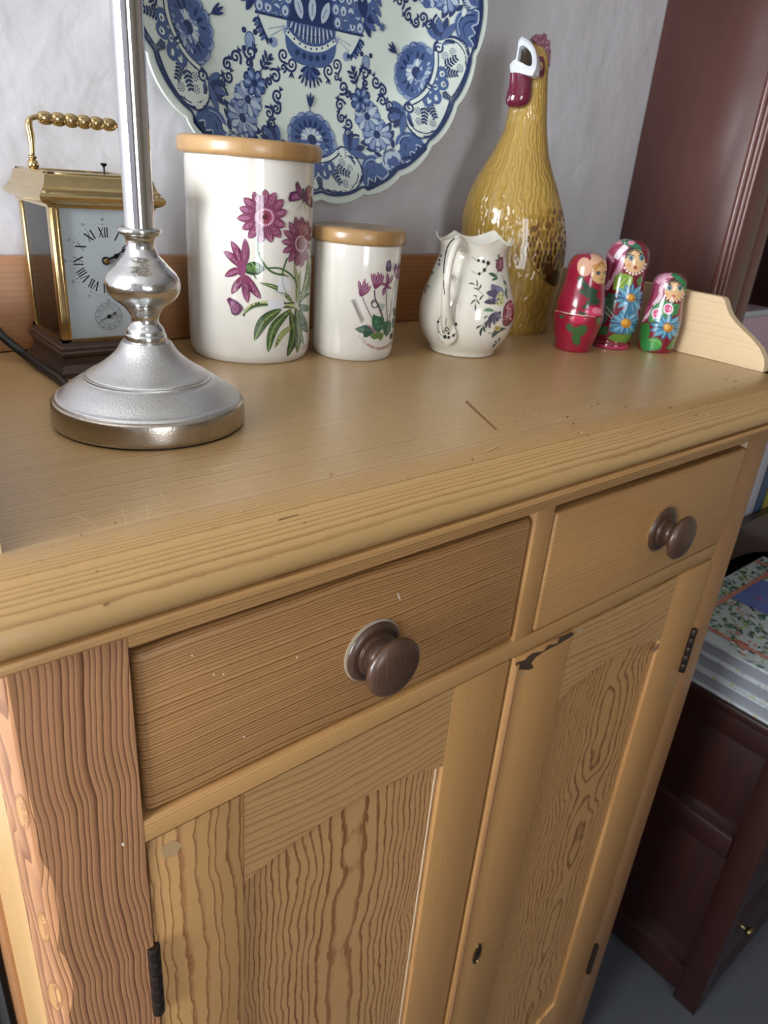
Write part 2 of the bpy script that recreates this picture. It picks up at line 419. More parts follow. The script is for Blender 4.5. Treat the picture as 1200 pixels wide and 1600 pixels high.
M_splash = wood('pine_backboard', 'x', '#a9784e', '#7d5233', 190, pith=(rz(1.4), ry(0.7)), wob=0.03, wg=2.5, wa=5, jag=0.2, off=60.0, bump=0.08, dens=-0.15, mott=0.2)
M_gal = wood('pine_gallery', 'y', '#d9c09a', '#b79a6e', 170, pith=(rz(1.4), rx(1.4)), wob=0.03, wg=3, wa=5, jag=0.2, off=66.0, bump=0.06, dens=-0.25, mott=0.08)
M_dark = plain('dark_gap', '#2a1c12', 0.9)
M_iron = plain('old_iron', '#3d332e', 0.42, 0.75, var=0.35, vscale=250, bump=0.3, bscale=600, bdist=0.0006)
M_knob = wood('stained_knob_wood', 'z', '#523a2c', '#2f2018', 260, pith=(rx(1.9), ry(-0.1)), wob=0.02, wg=8, wa=9, jag=0.5, off=70.0, bump=0.05, rough=0.34, coat=0.35, mott=0.35, dens=0.0)
M_brass_old = plain('old_brass', '#8b7a55', 0.3, 1.0, var=0.3, vscale=300)

ZB = FL + 0.02
# -- worktop: rounded nosing all round with a small fillet below, square corners eased
def rrect(x0, x1, y0, y1, r, d, n=9, yb=None):
    pts = []
    for cx, cy, a0 in ((x1-r, y0+r, -pi/2), (x1-r, y1-r, 0), (x0+r, y1-r, pi/2), (x0+r, y0+r, pi)):
        for i in range(n):
            a = a0 + (pi/2)*i/(n-1); pts.append([cx+(r+d)*cos(a), cy+(r+d)*sin(a)])
    out = []
    segs = 30
    for i in range(len(pts)):
        out.append(pts[i])
        q = pts[(i+1) % len(pts)]
        L = sqrt((q[0]-pts[i][0])**2+(q[1]-pts[i][1])**2)
        if L > 0.3:
            for k in range(1, segs): out.append([pts[i][0]+(q[0]-pts[i][0])*k/segs, pts[i][1]+(q[1]-pts[i][1])*k/segs])
    return [(x, min(y, yb)) for x, y in out]
X0, X1 = -0.1695, 2.1045
def sweep(prof, r=0.035, yb=1.148):
    return [[W(x, y, z) for x, y in rrect(X0-0.05, X1, 0.0, 1.10, r, d, yb=yb)] for d, z in prof]
nose = [(-0.03, TZ), (-0.015, TZ-0.0002), (0.004, TZ-0.0018), (0.026, TZ-0.0065), (0.048, TZ-0.016), (0.066, TZ-0.030), (0.078, TZ-0.046), (0.0835, TZ-0.061), (0.082, TZ-0.075), (0.074, TZ-0.085), (0.062, TZ-0.088)]
rings = sweep(nose)
V, F = loft(rings, cap0=False, cap1=True)
add('nosing', (V, F), M_nose, cab)
add('worktop', loft([rings[0], [p+Vector((0, 0, -0.016)) for p in rings[0]]]), M_top, cab)
fil = [(0.0, TZ-0.087), (0.064, TZ-0.0875), (0.066, TZ-0.090), (0.076, TZ-0.0915), (0.079, TZ-0.096), (0.079, TZ-0.103), (0.075, TZ-0.108), (0.066, TZ-0.110), (0.064, TZ-0.114), (0.045, TZ-0.117), (0.024, TZ-0.124), (0.006, TZ-0.136), (0.0, TZ-0.140), (-0.01, TZ-0.141)]
add('moulding', loft(sweep(fil), True, True), M_rail, cab)
# -- left post: front face, worn wavy chamfer on the outer corner, side face
def worn(z):
    w_ = 0.006
    for c, hw, d in ((-0.25, 0.10, 0.010), (-0.43, 0.11, 0.022), (-0.63, 0.10, 0.024), (-0.83, 0.10, 0.020), (-1.05, 0.13, 0.02), (-1.35, 0.12, 0.018)):
        t = abs(z-c)/hw
        if t < 1: w_ = max(w_, d*sqrt(1-t*t))
    return w_
rings = []
nz_ = 150
for i in range(nz_+1):
    z = 0.075 + (ZB-0.075)*i/nz_; c = worn(z)
    rings.append([W(0.0, 0, z), W(0.0, 0.13, z), W(X0, 0.19, z), W(X0, c*1.6, z), W(X0+c*0.28, c*0.5, z), W(X0+c, 0, z)])
post_geo = loft(rings)
add('post', post_geo, M_post, cab, angle=20)
o = add('post', box(1.9541, X1, 0.0, 0.19, ZB, 0.075, 0.006), M_postR, cab)
add('side_panel', box(X0+0.012, X0+0.05, 0.19, 0.67, ZB, 0.075), M_side, cab)
add('side_panel', box(X1-0.05, X1-0.012, 0.19, 0.67, ZB, 0.075), M_side, cab)
add('side_stile', box(X0, X0+0.06, 0.67, 1.14, ZB, 0.075, 0.004), M_splash, cab)
add('side_stile', box(X1-0.06, X1, 0.67, 1.14, ZB, 0.075, 0.004), M_splash, cab)
add('back_panel', box(X0+0.06, X1-0.06, 1.10, 1.14, ZB, 0.075), M_dark, cab)
add('carcass', box(0.0, 1.9541, 0.10, 0.13, ZB, 0.07), M_dark, cab)
add('rail', box(-0.0005, 1.9545, 0.0, 0.10, 0.004, 0.07, 0.003), M_rail, cab)
add('rail', box(-0.0005, 1.9545, 0.0, 0.10, -0.4011, -0.3505, 0.003), M_rail, cab)
add('rail', box(-0.0005, 1.9545, 0.0, 0.10, FL+0.03, FL+0.26, 0.003), M_rail, cab)
add('drawer_divider', box(0.9431, 1.008, 0.0, 0.10, -0.352, 0.006, 0.002), M_stile2, cab)
# -- drawers
dL = add('drawer', box(0.010, 0.9385, 0.006, 0.09, -0.3475, -0.013, 0.014, 3), M_drawL, cab); dL['label'] = 'wide-grained reddish drawer front'
dR = add('drawer', box(1.0125, 1.950, -0.004, 0.09, -0.3475, -0.015, 0.010, 3), M_drawR, cab); dR['label'] = 'paler smooth drawer front'
kprof = [(0.066, -0.006), (0.068, 0.002), (0.066, 0.012), (0.058, 0.020), (0.049, 0.022), (0.047, 0.024), (0.047, 0.034), (0.040, 0.040), (0.032, 0.052), (0.031, 0.066), (0.040, 0.078), (0.054, 0.086), (0.0625, 0.096), (0.064, 0.106), (0.061, 0.116), (0.052, 0.125), (0.036, 0.132), (0.018, 0.1355), (0.002, 0.136)]
kprof = smooth_prof([(r*(1.02 if f > 0.07 else 1.0), f*0.62 if f > 0 else f) for r, f in kprof], 3)
add('knob', lathe_y((0.488, 0.006, -0.197), kprof, 40), M_knob, dL)
add('knob', lathe_y((1.532, -0.004, -0.187), kprof, 40), M_knob, dR)
M_paintring = plain('old_paint_trace', '#a3937f', 0.7, var=0.2, vscale=400)
add('paint_trace', lathe_y((0.486, 0.0055, -0.194), [(0.070, -0.002), (0.071, 0.0015), (0.068, 0.003)], 40), M_paintring, dL)
add('paint_trace', lathe_y((1.532, -0.0045, -0.187), [(0.071, -0.002), (0.072, 0.0012), (0.068, 0.003)], 40), M_postR, dR)
# -- doors: two stiles, top rail with arched lower edge, bottom rail, recessed panel
DT, DB = -0.4075, FL+0.27
def arch_rail(x0, x1, z_top, z_end, rise, y0, y1, n=20, low=False):
    A, B = [], []
    pts = []
    for i in range(n+1):
        t = i/n; x = x0+(x1-x0)*t
        pts.append((x, z_end + rise*(1-(2*t-1)**2)*(1 if not low else -1)))
    loop = [(x0, z_top), (x1, z_top)] + pts[::-1]
    return prism([W(x, y0, z) for x, z in loop], [W(x, y1, z) for x, z in loop])
def door(x0, x1, xa, xb, yf, ms, ms2, mp, hinge_x, zhs):
    d = add('door', box(x0, xa, yf, yf+0.075, DB, DT, 0.003), ms, cab)
    add('stile', box(xb, x1, yf, yf+0.075, DB, DT, 0.003), ms2, d)
    add('top_rail', arch_rail(xa, xb, DT, -0.652, 0.050, yf+0.001, yf+0.07), M_doorrail, d)
    add('bottom_rail', arch_rail(xa, xb, DB, -2.60, 0.05, yf+0.001, yf+0.07, low=True), M_doorrail, d)
    add('panel', box(xa-0.01, xb+0.01, yf+0.012, yf+0.04, DB, DT-0.1), mp, d)
    for z0, z1 in zhs:
        for k in range(5):
            a, b = z0+(z1-z0)*k/5, z0+(z1-z0)*(k+1)/5
            r = 0.0125
            add('hinge_knuckle', loft([[W(hinge_x+rr*cos(2*pi*j/16), yf-0.004+rr*sin(2*pi*j/16), zz) for j in range(16)] for rr, zz in ((r*0.9, a+0.0006), (r, a+0.003), (r, b-0.003), (r*0.9, b-0.0006))]), M_iron, d)
    return d
dr1 = door(0.004, 0.9455, 0.194, 0.752, 0.004, M_stile, M_stile2, M_panelL, -0.001, [(-0.872, -0.671), (-2.585, -2.39)])
dr2 = door(0.9585, 1.951, 1.196, 1.735, -0.003, M_stile2, M_stile2, M_panelR, 1.964, [(-0.872, -0.689), (-2.585, -2.39)])
dr1['label'] = 'pine door with boldly flamed panel'; dr2['label'] = 'pine door with keyhole and edge bead'
add('panel_gap', box(0.737, 0.7415, 0.0145, 0.018, DB+0.1, -0.662), plain('gap_filler', '#e2cdae', 0.8), dr1)
add('edge_bead', loft([[W(0.970+0.0095*cos(2*pi*j/16), 0.000+0.0095*sin(2*pi*j/16), z) for j in range(16)] for z in (DB, DT-0.02)]), M_postR, dr2)
esc = []
for k, (s_, f_) in enumerate(((1.0, 0.0), (1.0, 0.004), (0.8, 0.007), (0.72, 0.003))):
    esc.append([W(1.051+0.019*s_*cos(2*pi*j/28), -0.003-f_, -1.635+0.050*s_*sin(2*pi*j/28)) for j in range(28)])
add('keyhole_plate', loft(esc), M_brass_old, dr2)
add('keyhole', join(lathe_y((1.051, -0.005, -1.622), [(0.009, 0), (0.009, 0.003)], 16), box(1.047, 1.055, -0.008, -0.005, -1.665, -1.622)), M_dark, dr2)
# -- backboard and side galleries
add('backboard', box(X0+0.03, X1, 1.1008, 1.1485, TZ, 0.4146, 0.004), M_splash, cab)
add('knot', lathe_y((0.487+0.05, 1.1008, TZ+0.098), [(0.012, -0.002), (0.011, 0.0006)], 18), M_dark, cab)
gp = [(1.1008, 0.2045), (0.284, 0.2005), (0.277, 0.2000), (0.268, 0.195), (0.262, 0.187), (0.252, 0.170), (0.238, 0.152), (0.212, 0.1315), (0.183, 0.1143), (0.144, 0.0917), (0.112, 0.0685), (0.091, 0.043), (0.083, 0.0209), (0.081, 0.0), (1.1008, 0.0)]
def gallery(x0, x1, dy=0.0):
    lp = [(y+(dy if y < 1 else 0), z) for y, z in gp]
    return prism([W(x0, y, TZ+z) for y, z in lp], [W(x1, y, TZ+z) for y, z in lp])
add('side_gallery', gallery(2.1045, 2.136), M_gal, cab, angle=30)
add('side_gallery', gallery(-0.170, -0.138, -0.045), M_gal, cab, angle=30)
# -- wear on the wood: dents, scratches and stains with shapes of their own
M_mark = print_mat('wood_marks', rough=0.5, coat=0.1, spec=0.3)
topc = caster(box(X0, X1, -0.02, 1.10, TZ-0.02, TZ), (V, F))
p = Paint()
p.stroke([(728, 627), (745, 643), (776, 672)], 5.0, '#8a5f3a', w2=3.0)
for a, b, c_ in (((120, 806), (150, 822), '#d8bd8c'), ((190, 795), (197, 822), '#d8bd8c'), ((228, 788), (231, 812), '#d8bd8c'), ((740, 800), (760, 812), '#dcc291'),
                 ((330, 735), (372, 722), '#d9c092'), ((760, 705), (790, 690), '#d9c092'), ((250, 770), (262, 792), '#d4b886'), ((820, 640), (850, 655), '#d2b685')):
    p.stroke([a, ((a[0]+b[0])/2+2, (a[1]+b[1])/2), b], 1.5, c_, w2=0.5)
p.stroke([(435, 813), (452, 808), (467, 804)], 2.0, '#5d3f24', w2=0.8)
rnd = random.Random(4)
for i in range(60):
    x = rnd.uniform(20, 1150); y = 905 - 0.262*x + rnd.uniform(-45, 45)
    p.ell(x, y, rnd.uniform(0.7, 2.2), rnd.uniform(0.6, 1.4), rnd.choice(['#8d6a42', '#d6b98a', '#7d5b3a']), rot=-0.3, n=8)
p.ell(166, 944, 6, 2.6, '#8d6a45', rot=-0.5)
p.build('wear_marks', topc, M_mark, cab, 30, off=1.2e-4)['kind'] = 'stuff'
p = Paint()
for x_, y_, a_, b_ in ((35, 1268, 6, 26), (68, 1449, 5.5, 23), (86, 1556, 7, 22)):
    p.ell(x_, y_, a_*1.5, b_*1.1, '#946840', rot=-0.22, n=24); p.ell(x_, y_, a_*1.2, b_, '#b08654', rot=-0.22, n=24)
p.build('worn_patch', caster(post_geo), M_mark, cab, 8, off=2.0e-4)['kind'] = 'stuff'
facec = caster(box(0.005, 0.9395, 0.006, 0.09, -0.3475, -0.010), box(1.0125, 1.95, -0.004, 0.09, -0.3475, -0.012), box(0.9575, 1.951, -0.003, 0.07, DB, DT), box(0.004, 0.9495, 0.004, 0.07, DB, DT), box(X0, -0.0005, 0, .1, ZB, 0.07))
p = Paint()
p.poly([(806, 1046), (806, 1036), (815, 1024), (842, 1010), (880, 993), (893, 987), (897, 992), (872, 1007), (850, 1018), (836, 1028), (830, 1036), (834, 1043), (826, 1047), (814, 1046)], '#4b382b')
p.poly([(900, 987), (909, 981), (912, 984), (903, 990)], '#b59a7c')
p.stroke([(1019, 1018), (1026, 1012), (1029, 1006)], 6, '#9b7558', w2=3)
p.ell(817, 1051, 3, 2, '#a98f78')
for x, y in ((381, 1151), (349, 1053), (464, 1027), (623, 932), (300, 1024), (334, 1054)): p.ell(x, y, 1.6, 2.0, '#e2d3b5', n=8)
p.stroke([(621, 927), (625, 937)], 2.5, '#d9cdb9')
p.ell(192, 1319, 2.6, 3.0, '#efe0cc', n=10)
p.poly([(250, 1325), (270, 1312), (285, 1318), (276, 1335), (258, 1342)], '#bd9c70')
p.build('wear_marks', facec, M_mark, cab, 20, off=1.5e-4)['kind'] = 'stuff'

# ================================================================== table lamp
M_chrome = plain('polished_chrome', '#d9dade', 0.07, 1.0)
M_cast = plain('cast_nickel', '#d2d3d3', 0.28, 1.0, var=0.16, vscale=500, bump=0.7, bscale=800, bdist=0.0006)
M_stem = plain('cast_nickel_stem', '#d2d3d3', 0.16, 1.0, var=0.10, vscale=120, bump=0.45, bscale=260, bdist=0.0008)
M_castrim = plain('cast_nickel_rim', '#b5aca0', 0.24, 1.0, var=0.18, vscale=160, bump=0.25, bscale=700, bdist=0.0005)
M_black = plain('black_flex', '#0e1014', 0.45)
M_shade = plain('linen_shade', '#d8cdb8', 0.8)
LC = (0.2446, 0.4595)
lamp = thing('table_lamp', W(LC[0], LC[1], TZ), 'silver table lamp with turned stem and chrome pole beside the carriage clock', 'lamp')
add('base_felt', lathe(LC, [(0.176, 0.0), (0.180, 0.001), (0.180, 0.004)], 72), M_black, lamp)
add('base_rim', lathe(LC, smooth_prof([(0.178, 0.0035), (0.1835, 0.006), (0.1835, 0.022), (0.182, 0.041), (0.1795, 0.047), (0.175, 0.0495)], 3), 96), M_castrim, lamp)
add('base', lathe(LC, smooth_prof([(0.176, 0.049), (0.1735, 0.053), (0.170, 0.055), (0.167, 0.0565), (0.150, 0.0705), (0.130, 0.0835), (0.1195, 0.088), (0.1185, 0.0915), (0.1150, 0.0925), (0.113, 0.0955), (0.098, 0.104), (0.0844, 0.1135), (0.0687, 0.126), (0.0570, 0.138), (0.0473, 0.1536), (0.045, 0.157)], 4), 96), M_cast, lamp)
add('stem', lathe(LC, smooth_prof([(0.036, 0.1545), (0.0379, 0.157), (0.0379, 0.168), (0.0360, 0.171), (0.0335, 0.1803), (0.0270, 0.189), (0.0248, 0.1971), (0.0265, 0.206), (0.0316, 0.2137), (0.0335, 0.2165), (0.0345, 0.2185), (0.0427, 0.2254), (0.0530, 0.233), (0.0607, 0.2417), (0.0655, 0.2515), (0.0671, 0.2613), (0.0655, 0.271), (0.0605, 0.281), (0.0555, 0.287), (0.0463, 0.2965), (0.0445, 0.2985), (0.0380, 0.306), (0.0320, 0.312), (0.0265, 0.3225), (0.0255, 0.330), (0.0276, 0.3424), (0.033, 0.3465), (0.037, 0.350), (0.0380, 0.3545), (0.0370, 0.358), (0.030, 0.3600)], 4), 80), M_stem, lamp)
add('pole', lathe(LC, [(0.0258, 0.358), (0.0258, 0.36), (0.0256, 0.60), (0.0254, 1.14), (0.020, 1.145)], 64), M_chrome, lamp)
add('lamp_holder', lathe(LC, smooth_prof([(0.022, 1.14), (0.04, 1.16), (0.042, 1.26), (0.03, 1.28)], 3), 32), M_castrim, lamp)
sh0 = [(0.36, 1.12), (0.24, 1.68), (0.236, 1.68), (0.356, 1.12)]
add('lamp_shade', loft([[W(LC[0]+r*cos(2*pi*j/64), LC[1]+r*sin(2*pi*j/64), TZ+z) for j in range(64)] for r, z in sh0], closed=True), M_shade, lamp)
add('shade_ring', join(*[tube([W(LC[0], LC[1], TZ+1.27), W(LC[0]+0.335*cos(a), LC[1]+0.335*sin(a), TZ+1.22)], 0.0015, 6) for a in (0.3, 0.3+2*pi/3, 0.3+4*pi/3)]), M_castrim, lamp)
# flex leaving the base towards the back left
fl = [W(0.175, 0.56, TZ+0.012), W(0.160, 0.66, TZ+0.012), onz(92, 592, TZ+0.0115), onz(62, 572, TZ+0.0125), ony(36, 552, 0.985), ony(5, 527, 1.03), ony(-25, 502, 1.05)]
fl += [W(-0.10, 1.04, TZ+0.22), W(-0.17, 1.07, TZ+0.228), W(-0.26, 1.10, TZ+0.17), W(-0.31, 1.122, TZ-0.1), W(-0.315, 1.125, -1.0), W(-0.315, 1.125, -2.4), W(-0.33, 1.125, FL+0.06), W(-0.40, 1.125, FL+0.012), W(-0.7, 1.12, FL+0.012)]
add('flex', tube(smooth_path(fl, 8), 0.0042, 12), M_black, lamp)

# ================================================================== carriage clock
def brass(name, c, rough): return plain(name, c, rough, 1.0, var=0.14, vscale=120, bump=0.05, bscale=300, bdist=0.0004)
M_brass = brass('polished_brass', '#cfb787', 0.18)
M_brassD = brass('tarnished_brass', '#a68c64', 0.24)
M_bronze = plain('bronzed_plinth', '#5a4a44', 0.32, 0.6, var=0.25, vscale=60)
M_enamel = plain('white_enamel', '#aeb8be', 0.22, coat=0.6)
M_steel = plain('blued_steel', '#2b2c33', 0.3, 0.7)
def glass_mat(name, tint=(0.92, 0.96, 0.97)):
    t = NT(name); t.t.nodes.remove(t.b)
    tr = t.n('ShaderNodeBsdfTransparent'); tr.inputs[0].default_value = tint+(1,)
    gl = t.n('ShaderNodeBsdfGlossy'); gl.inputs['Roughness'].default_value = 0.03
    fr = t.n('ShaderNodeFresnel'); fr.inputs[0].default_value = 1.5
    mx = t.n('ShaderNodeMixShader'); t.t.links.new(fr.outputs[0], mx.inputs[0]); t.t.links.new(tr.outputs[0], mx.inputs[1]); t.t.links.new(gl.outputs[0], mx.inputs[2])
    t.t.links.new(mx.outputs[0], t.out.inputs[0]); return t.m
M_glass = glass_mat('bevelled_glass')
KX, KY0, KY1 = 0.311, 0.802, 1.055
KYC = (KY0+KY1)/2
clk = thing('carriage_clock', W(KX, KYC, TZ), 'brass carriage clock with white dial, glass sides and beaded handle', 'clock')
def rectsweep(prof):
    """prof: (inset from the plinth outline, z) stacked rectangles with mitred corners"""
    R = []
    for d, z in prof:
        x0, x1, y0, y1 = KX-0.128+d, KX+0.128-d, KY0+d, KY1-d
        R.append([W(x0, y0, TZ+z), W(x1, y0, TZ+z), W(x1, y1, TZ+z), W(x0, y1, TZ+z)])
    return loft(R)
add('plinth', rectsweep([(0.0, 0.0), (0.0, 0.012), (0.004, 0.018), (0.010, 0.028), (0.011, 0.044), (0.005, 0.050), (0.003, 0.056), (0.006, 0.060), (0.006, 0.066), (0.010, 0.070), (0.012, 0.077), (0.02, 0.079)]), M_bronze, clk, angle=25)
BX0, BX1, BY0, BY1, BZ0, BZ1 = KX-0.114, KX+0.114, KY0+0.014, KY1-0.014, 0.078, 0.366
pw = 0.021
for (px, py, fx, fy) in ((BX0, BY0, 1, 1), (BX1, BY0, -1, 1), (BX0, BY1, 1, -1), (BX1, BY1, -1, -1)):
    g = [box(min(px, px+fx*pw), max(px, px+fx*pw), min(py, py+fy*pw), max(py, py+fy*pw), TZ+BZ0, TZ+BZ1, 0.002)]
    for k in (0.28, 0.72):   # fluting
        g.append(box(px+fx*(pw*k-0.002) if fx > 0 else px-pw*k-0.002, px+fx*(pw*k-0.002)+0.004 if fx > 0 else px-pw*k+0.002, min(py, py-fy*0.0025), max(py, py-fy*0.0025), TZ+BZ0+0.006, TZ+BZ1-0.006, 0.001))
    add('pillar', join(*g), M_brass, clk)
add('frame_rail', join(box(BX0, BX1, BY0, BY0+0.012, TZ+BZ0, TZ+BZ0+0.007), box(BX0, BX0+0.012, BY0, BY1, TZ+BZ0, TZ+BZ0+0.007), box(BX1-0.012, BX1, BY0, BY1, TZ+BZ0, TZ+BZ0+0.007), box(BX0, BX1, BY1-0.012, BY1, TZ+BZ0, TZ+BZ0+0.007)), M_brassD, clk)
# cornice: cove, flat band, glazed top
cv = rectsweep([(0.012, 0.362), (0.010, 0.368), (0.0, 0.372), (-0.006, 0.377), (-0.008, 0.384), (-0.006, 0.389), (0.000, 0.393), (0.001, 0.398), (0.006, 0.403), (0.009, 0.412), (0.012, 0.424), (0.015, 0.427)])
co = add('cornice', cv, M_brass, clk, angle=25)
add('top_frame', join(box(KX-0.112, KX+0.112, KY0+0.016, KY0+0.034, TZ+0.424, TZ+0.431, 0.002), box(KX-0.112, KX+0.112, KY1-0.034, KY1-0.016, TZ+0.424, TZ+0.431, 0.002),
    box(KX-0.112, KX-0.092, KY0+0.016, KY1-0.016, TZ+0.424, TZ+0.431, 0.002), box(KX+0.092, KX+0.112, KY0+0.016, KY1-0.016, TZ+0.424, TZ+0.431, 0.002)), M_brass, clk)
add('top_glass', box(KX-0.094, KX+0.094, KY0+0.033, KY1-0.033, TZ+0.4245, TZ+0.4285), M_glass, clk)
for sx, sy in ((-1, 0), (1, 0), (-1, 1), (1, 1)):
    cx_, cy_ = KX+sx*0.120, (KY0+0.006 if sy == 0 else KY1-0.006)
    prof_ = smooth_prof([(0.004, -0.010), (0.0095, -0.006), (0.0105, 0.0), (0.009, 0.006), (0.003, 0.010)], 3)
    add('corner_ball', lathe((cx_, cy_), [(r, 0.388+z) for r, z in prof_], 16), M_brass, clk)
for nm, g in (('glass_pane', box(BX0+0.004, BX0+0.007, BY0+pw-0.002, BY1-pw+0.002, TZ+BZ0+0.004, TZ+BZ1)), ('glass_pane', box(BX1-0.007, BX1-0.004, BY0+pw-0.002, BY1-pw+0.002, TZ+BZ0+0.004, TZ+BZ1)),
              ('glass_pane', box(BX0+pw-0.002, BX1-pw+0.002, BY1-0.007, BY1-0.004, TZ+BZ0+0.004, TZ+BZ1))):
    add(nm, g, M_glass, clk, smooth=False)
dial_y = BY0+0.010
dial = add('dial', box(BX0+pw-0.001, BX1-pw+0.001, dial_y, dial_y+0.004, TZ+BZ0+0.004, TZ+BZ1), M_enamel, clk, smooth=False)
# movement behind the dial
mv = add('movement', join(box(KX-0.085, KX+0.085, dial_y+0.030, dial_y+0.036, TZ+0.085, TZ+0.30, 0.001), box(KX-0.085, KX+0.085, dial_y+0.135, dial_y+0.141, TZ+0.085, TZ+0.30, 0.001)), M_brassD, clk)
for x_, z_, r_, yy_ in ((-0.055, 0.16, 0.045, 0.08), (0.04, 0.15, 0.05, 0.09), (-0.05, 0.25, 0.035, 0.065), (0.03, 0.255, 0.03, 0.10)):
    add('gear_barrel', lathe_y((KX+x_, dial_y+yy_+0.03, TZ+z_), [(r_*0.2, 0), (r_, 0.002), (r_, 0.022), (r_*0.9, 0.026), (r_*0.9, 0.05), (r_*0.2, 0.052)], 32), M_brassD, mv)
add('platform', box(KX-0.08, KX+0.08, dial_y+0.03, dial_y+0.14, TZ+0.300, TZ+0.306), M_chrome, mv)
for x_ in (-0.075, 0.075):
    for y_ in (0.035, 0.13): add('movement_post', lathe((KX+x_, dial_y+y_), [(0.005, 0.08), (0.005, 0.36)], 12), M_chrome, mv)
# dial printing
DCX, DCZ = 0.310, 0.254
def dmap(p_): return W(KX-0.311+p_[0], dial_y, TZ+p_[1]), Vector((0, -1, 0))
p = Paint()
INK = '#26282e'
def numeral(txt, ang, r0, r1, wid):
    """Roman numeral standing on the ring at clock angle ang (0 = twelve)"""
    ca, sa = cos(ang), sin(ang)
    def q(t, r): return (DCX + r*sa + t*ca, DCZ + r*ca - t*sa)
    ws = {'I': 0.0065, 'V': 0.0155, 'X': 0.0155}; tot = sum(ws[c] for c in txt)*wid; t0 = -tot/2
    for c in txt:
        w_ = ws[c]*wid
        a, b = t0+w_*0.12, t0+w_*0.88; mid = (a+b)/2
        if c == 'I': p.stroke([q(mid, r0), q(mid, r1)], 0.0031*wid, INK, sm=False)
        if c == 'V': p.stroke([q(a, r1), q(mid, r0)], 0.0034*wid, INK, sm=False); p.stroke([q(b, r1), q(mid, r0)], 0.0012, INK, sm=False)
        if c == 'X': p.stroke([q(a, r1), q(b, r0)], 0.0034*wid, INK, sm=False); p.stroke([q(b, r1), q(a, r0)], 0.0012, INK, sm=False)
        t0 += w_
for i, tx in enumerate(['XII', 'I', 'II', 'III', 'IIII', 'V', 'VI', 'VII', 'VIII', 'IX', 'X', 'XI']):
    numeral(tx, 2*pi*i/12, 0.049, 0.0705, 0.80 if tx in ('VIII', 'XII', 'VII', 'IIII') else 0.95)
for i in range(60):
    a = 2*pi*i/60
    if i % 5: p.ell(DCX+0.0775*sin(a), DCZ+0.0775*cos(a), 0.0006, 0.0011, '#5d6168', rot=-a, n=6)
    else: p.ell(DCX+0.0765*sin(a), DCZ+0.0765*cos(a), 0.0012, 0.0012, INK, n=8)
for i in range(12):
    a = 2*pi*i/12; put_text(p, str(60 if i == 0 else i*5), DCX+0.0865*sin(a), DCZ+0.0865*cos(a), 0.0075, -a, '#4a4d55')
SX, SZ = 0.3075, 0.131
for r in (0.0308, 0.0195): p.ring(SX, SZ, r-0.0004, r+0.0004, '#5b6068', n=40)
for i in range(12):
    a = 2*pi*i/12; put_text(p, str(12 if i == 0 else i), SX+0.0255*sin(a), SZ+0.0255*cos(a), 0.0085, -a, '#33363d')
    a += pi/12; p.ell(SX+0.0255*sin(a), SZ+0.0255*cos(a), 0.0007, 0.0007, '#33363d', n=6)
o = p.build('dial_print', dmap, print_mat('dial_ink', 0.3, 0.5), dial, 0.05, off=1.0e-4, step=2e-6)
def hand(cx, cz, ang, L, w_, tail, y, ring=None, rad=0.009):
    ca, sa = cos(ang), sin(ang)
    def q(t, r): return W(cx + r*sa + t*ca, y, TZ + cz + r*ca - t*sa)
    lp = [(-w_/2, -tail), (w_/2, -tail), (w_*0.5, L*0.7), (0.0003, L), (-0.0003, L), (-w_*0.5, L*0.7)]
    g = [prism([q(t, r) for t, r in lp], [q(t, r)+Vector((0, 0.0004, 0)) for t, r in lp])]
    if ring:
        x_, z_ = cx+ring[0]*sa, cz+ring[0]*ca
        n = 18; r0, r1 = ring[1]*0.45, ring[1]
        g.append(loft([[W(x_+r_*cos(2*pi*j/n), yy, TZ+z_+r_*sin(2*pi*j/n)) for j in range(n)] for r_, yy in ((r0, y), (r1, y), (r1, y+0.001), (r0, y+0.001))], closed=True))
    g.append(lathe_y((cx, y+0.002, TZ+cz), [(rad, 0), (rad, 0.003), (rad*0.7, 0.004)], 20))
    return join(*g)
add('hour_hand', hand(DCX, DCZ, radians(68), 0.040, 0.0035, 0.0, dial_y-0.004, (0.026, 0.0055)), M_steel, clk)
add('minute_hand', hand(DCX, DCZ, radians(62), 0.072, 0.0026, 0.0, dial_y-0.006, (0.047, 0.005), 0.006), M_steel, clk)
add('alarm_hand', hand(SX, SZ, radians(245), 0.021, 0.0014, 0.013, dial_y-0.003, (-0.015, 0.003), 0.0045), M_steel, clk)
add('hand_boss', lathe_y((DCX, dial_y-0.005, TZ+DCZ), [(0.0065, 0), (0.006, 0.003), (0.003, 0.005)], 20), M_brassD, clk)
# handle: two uprights on balls and a ribbed grip
hz, hy = 0.531, KYC
hb = []
for s_ in (-1, 1):
    hx = KX+s_*0.103
    bl = lathe((hx, hy), [(r, 0.428+z) for r, z in smooth_prof([(0.003, 0.0), (0.0095, 0.004), (0.012, 0.011), (0.0095, 0.0185), (0.006, 0.021), (0.008, 0.023), (0.009, 0.026), (0.007, 0.029), (0.0045, 0.031)], 3)], 20)
    up = tube(smooth_path([W(hx, hy, TZ+0.457), W(hx-s_*0.002, hy, TZ+0.490), W(hx-s_*0.004+s_*0.004, hy, TZ+0.512), W(hx-s_*0.004, hy, TZ+0.525), W(hx-s_*0.016, hy, TZ+hz), W(hx-s_*0.030, hy, TZ+hz)], 6), [0.0021+0.0011*sin(pi*min(1, i/20)) for i in range(31)], 12)
    add('handle_upright', join(bl, up), M_brass, clk)
gp_ = []
nb = 6; gx0, gx1 = KX-0.082, KX+0.082
for i in range(nb*8+1):
    t = i/(nb*8); b_ = abs(sin(pi*t*nb))**0.6
    gp_.append((gx0+(gx1-gx0)*t, 0.0095+0.0052*b_*(0.75+0.25*sin(pi*t))))
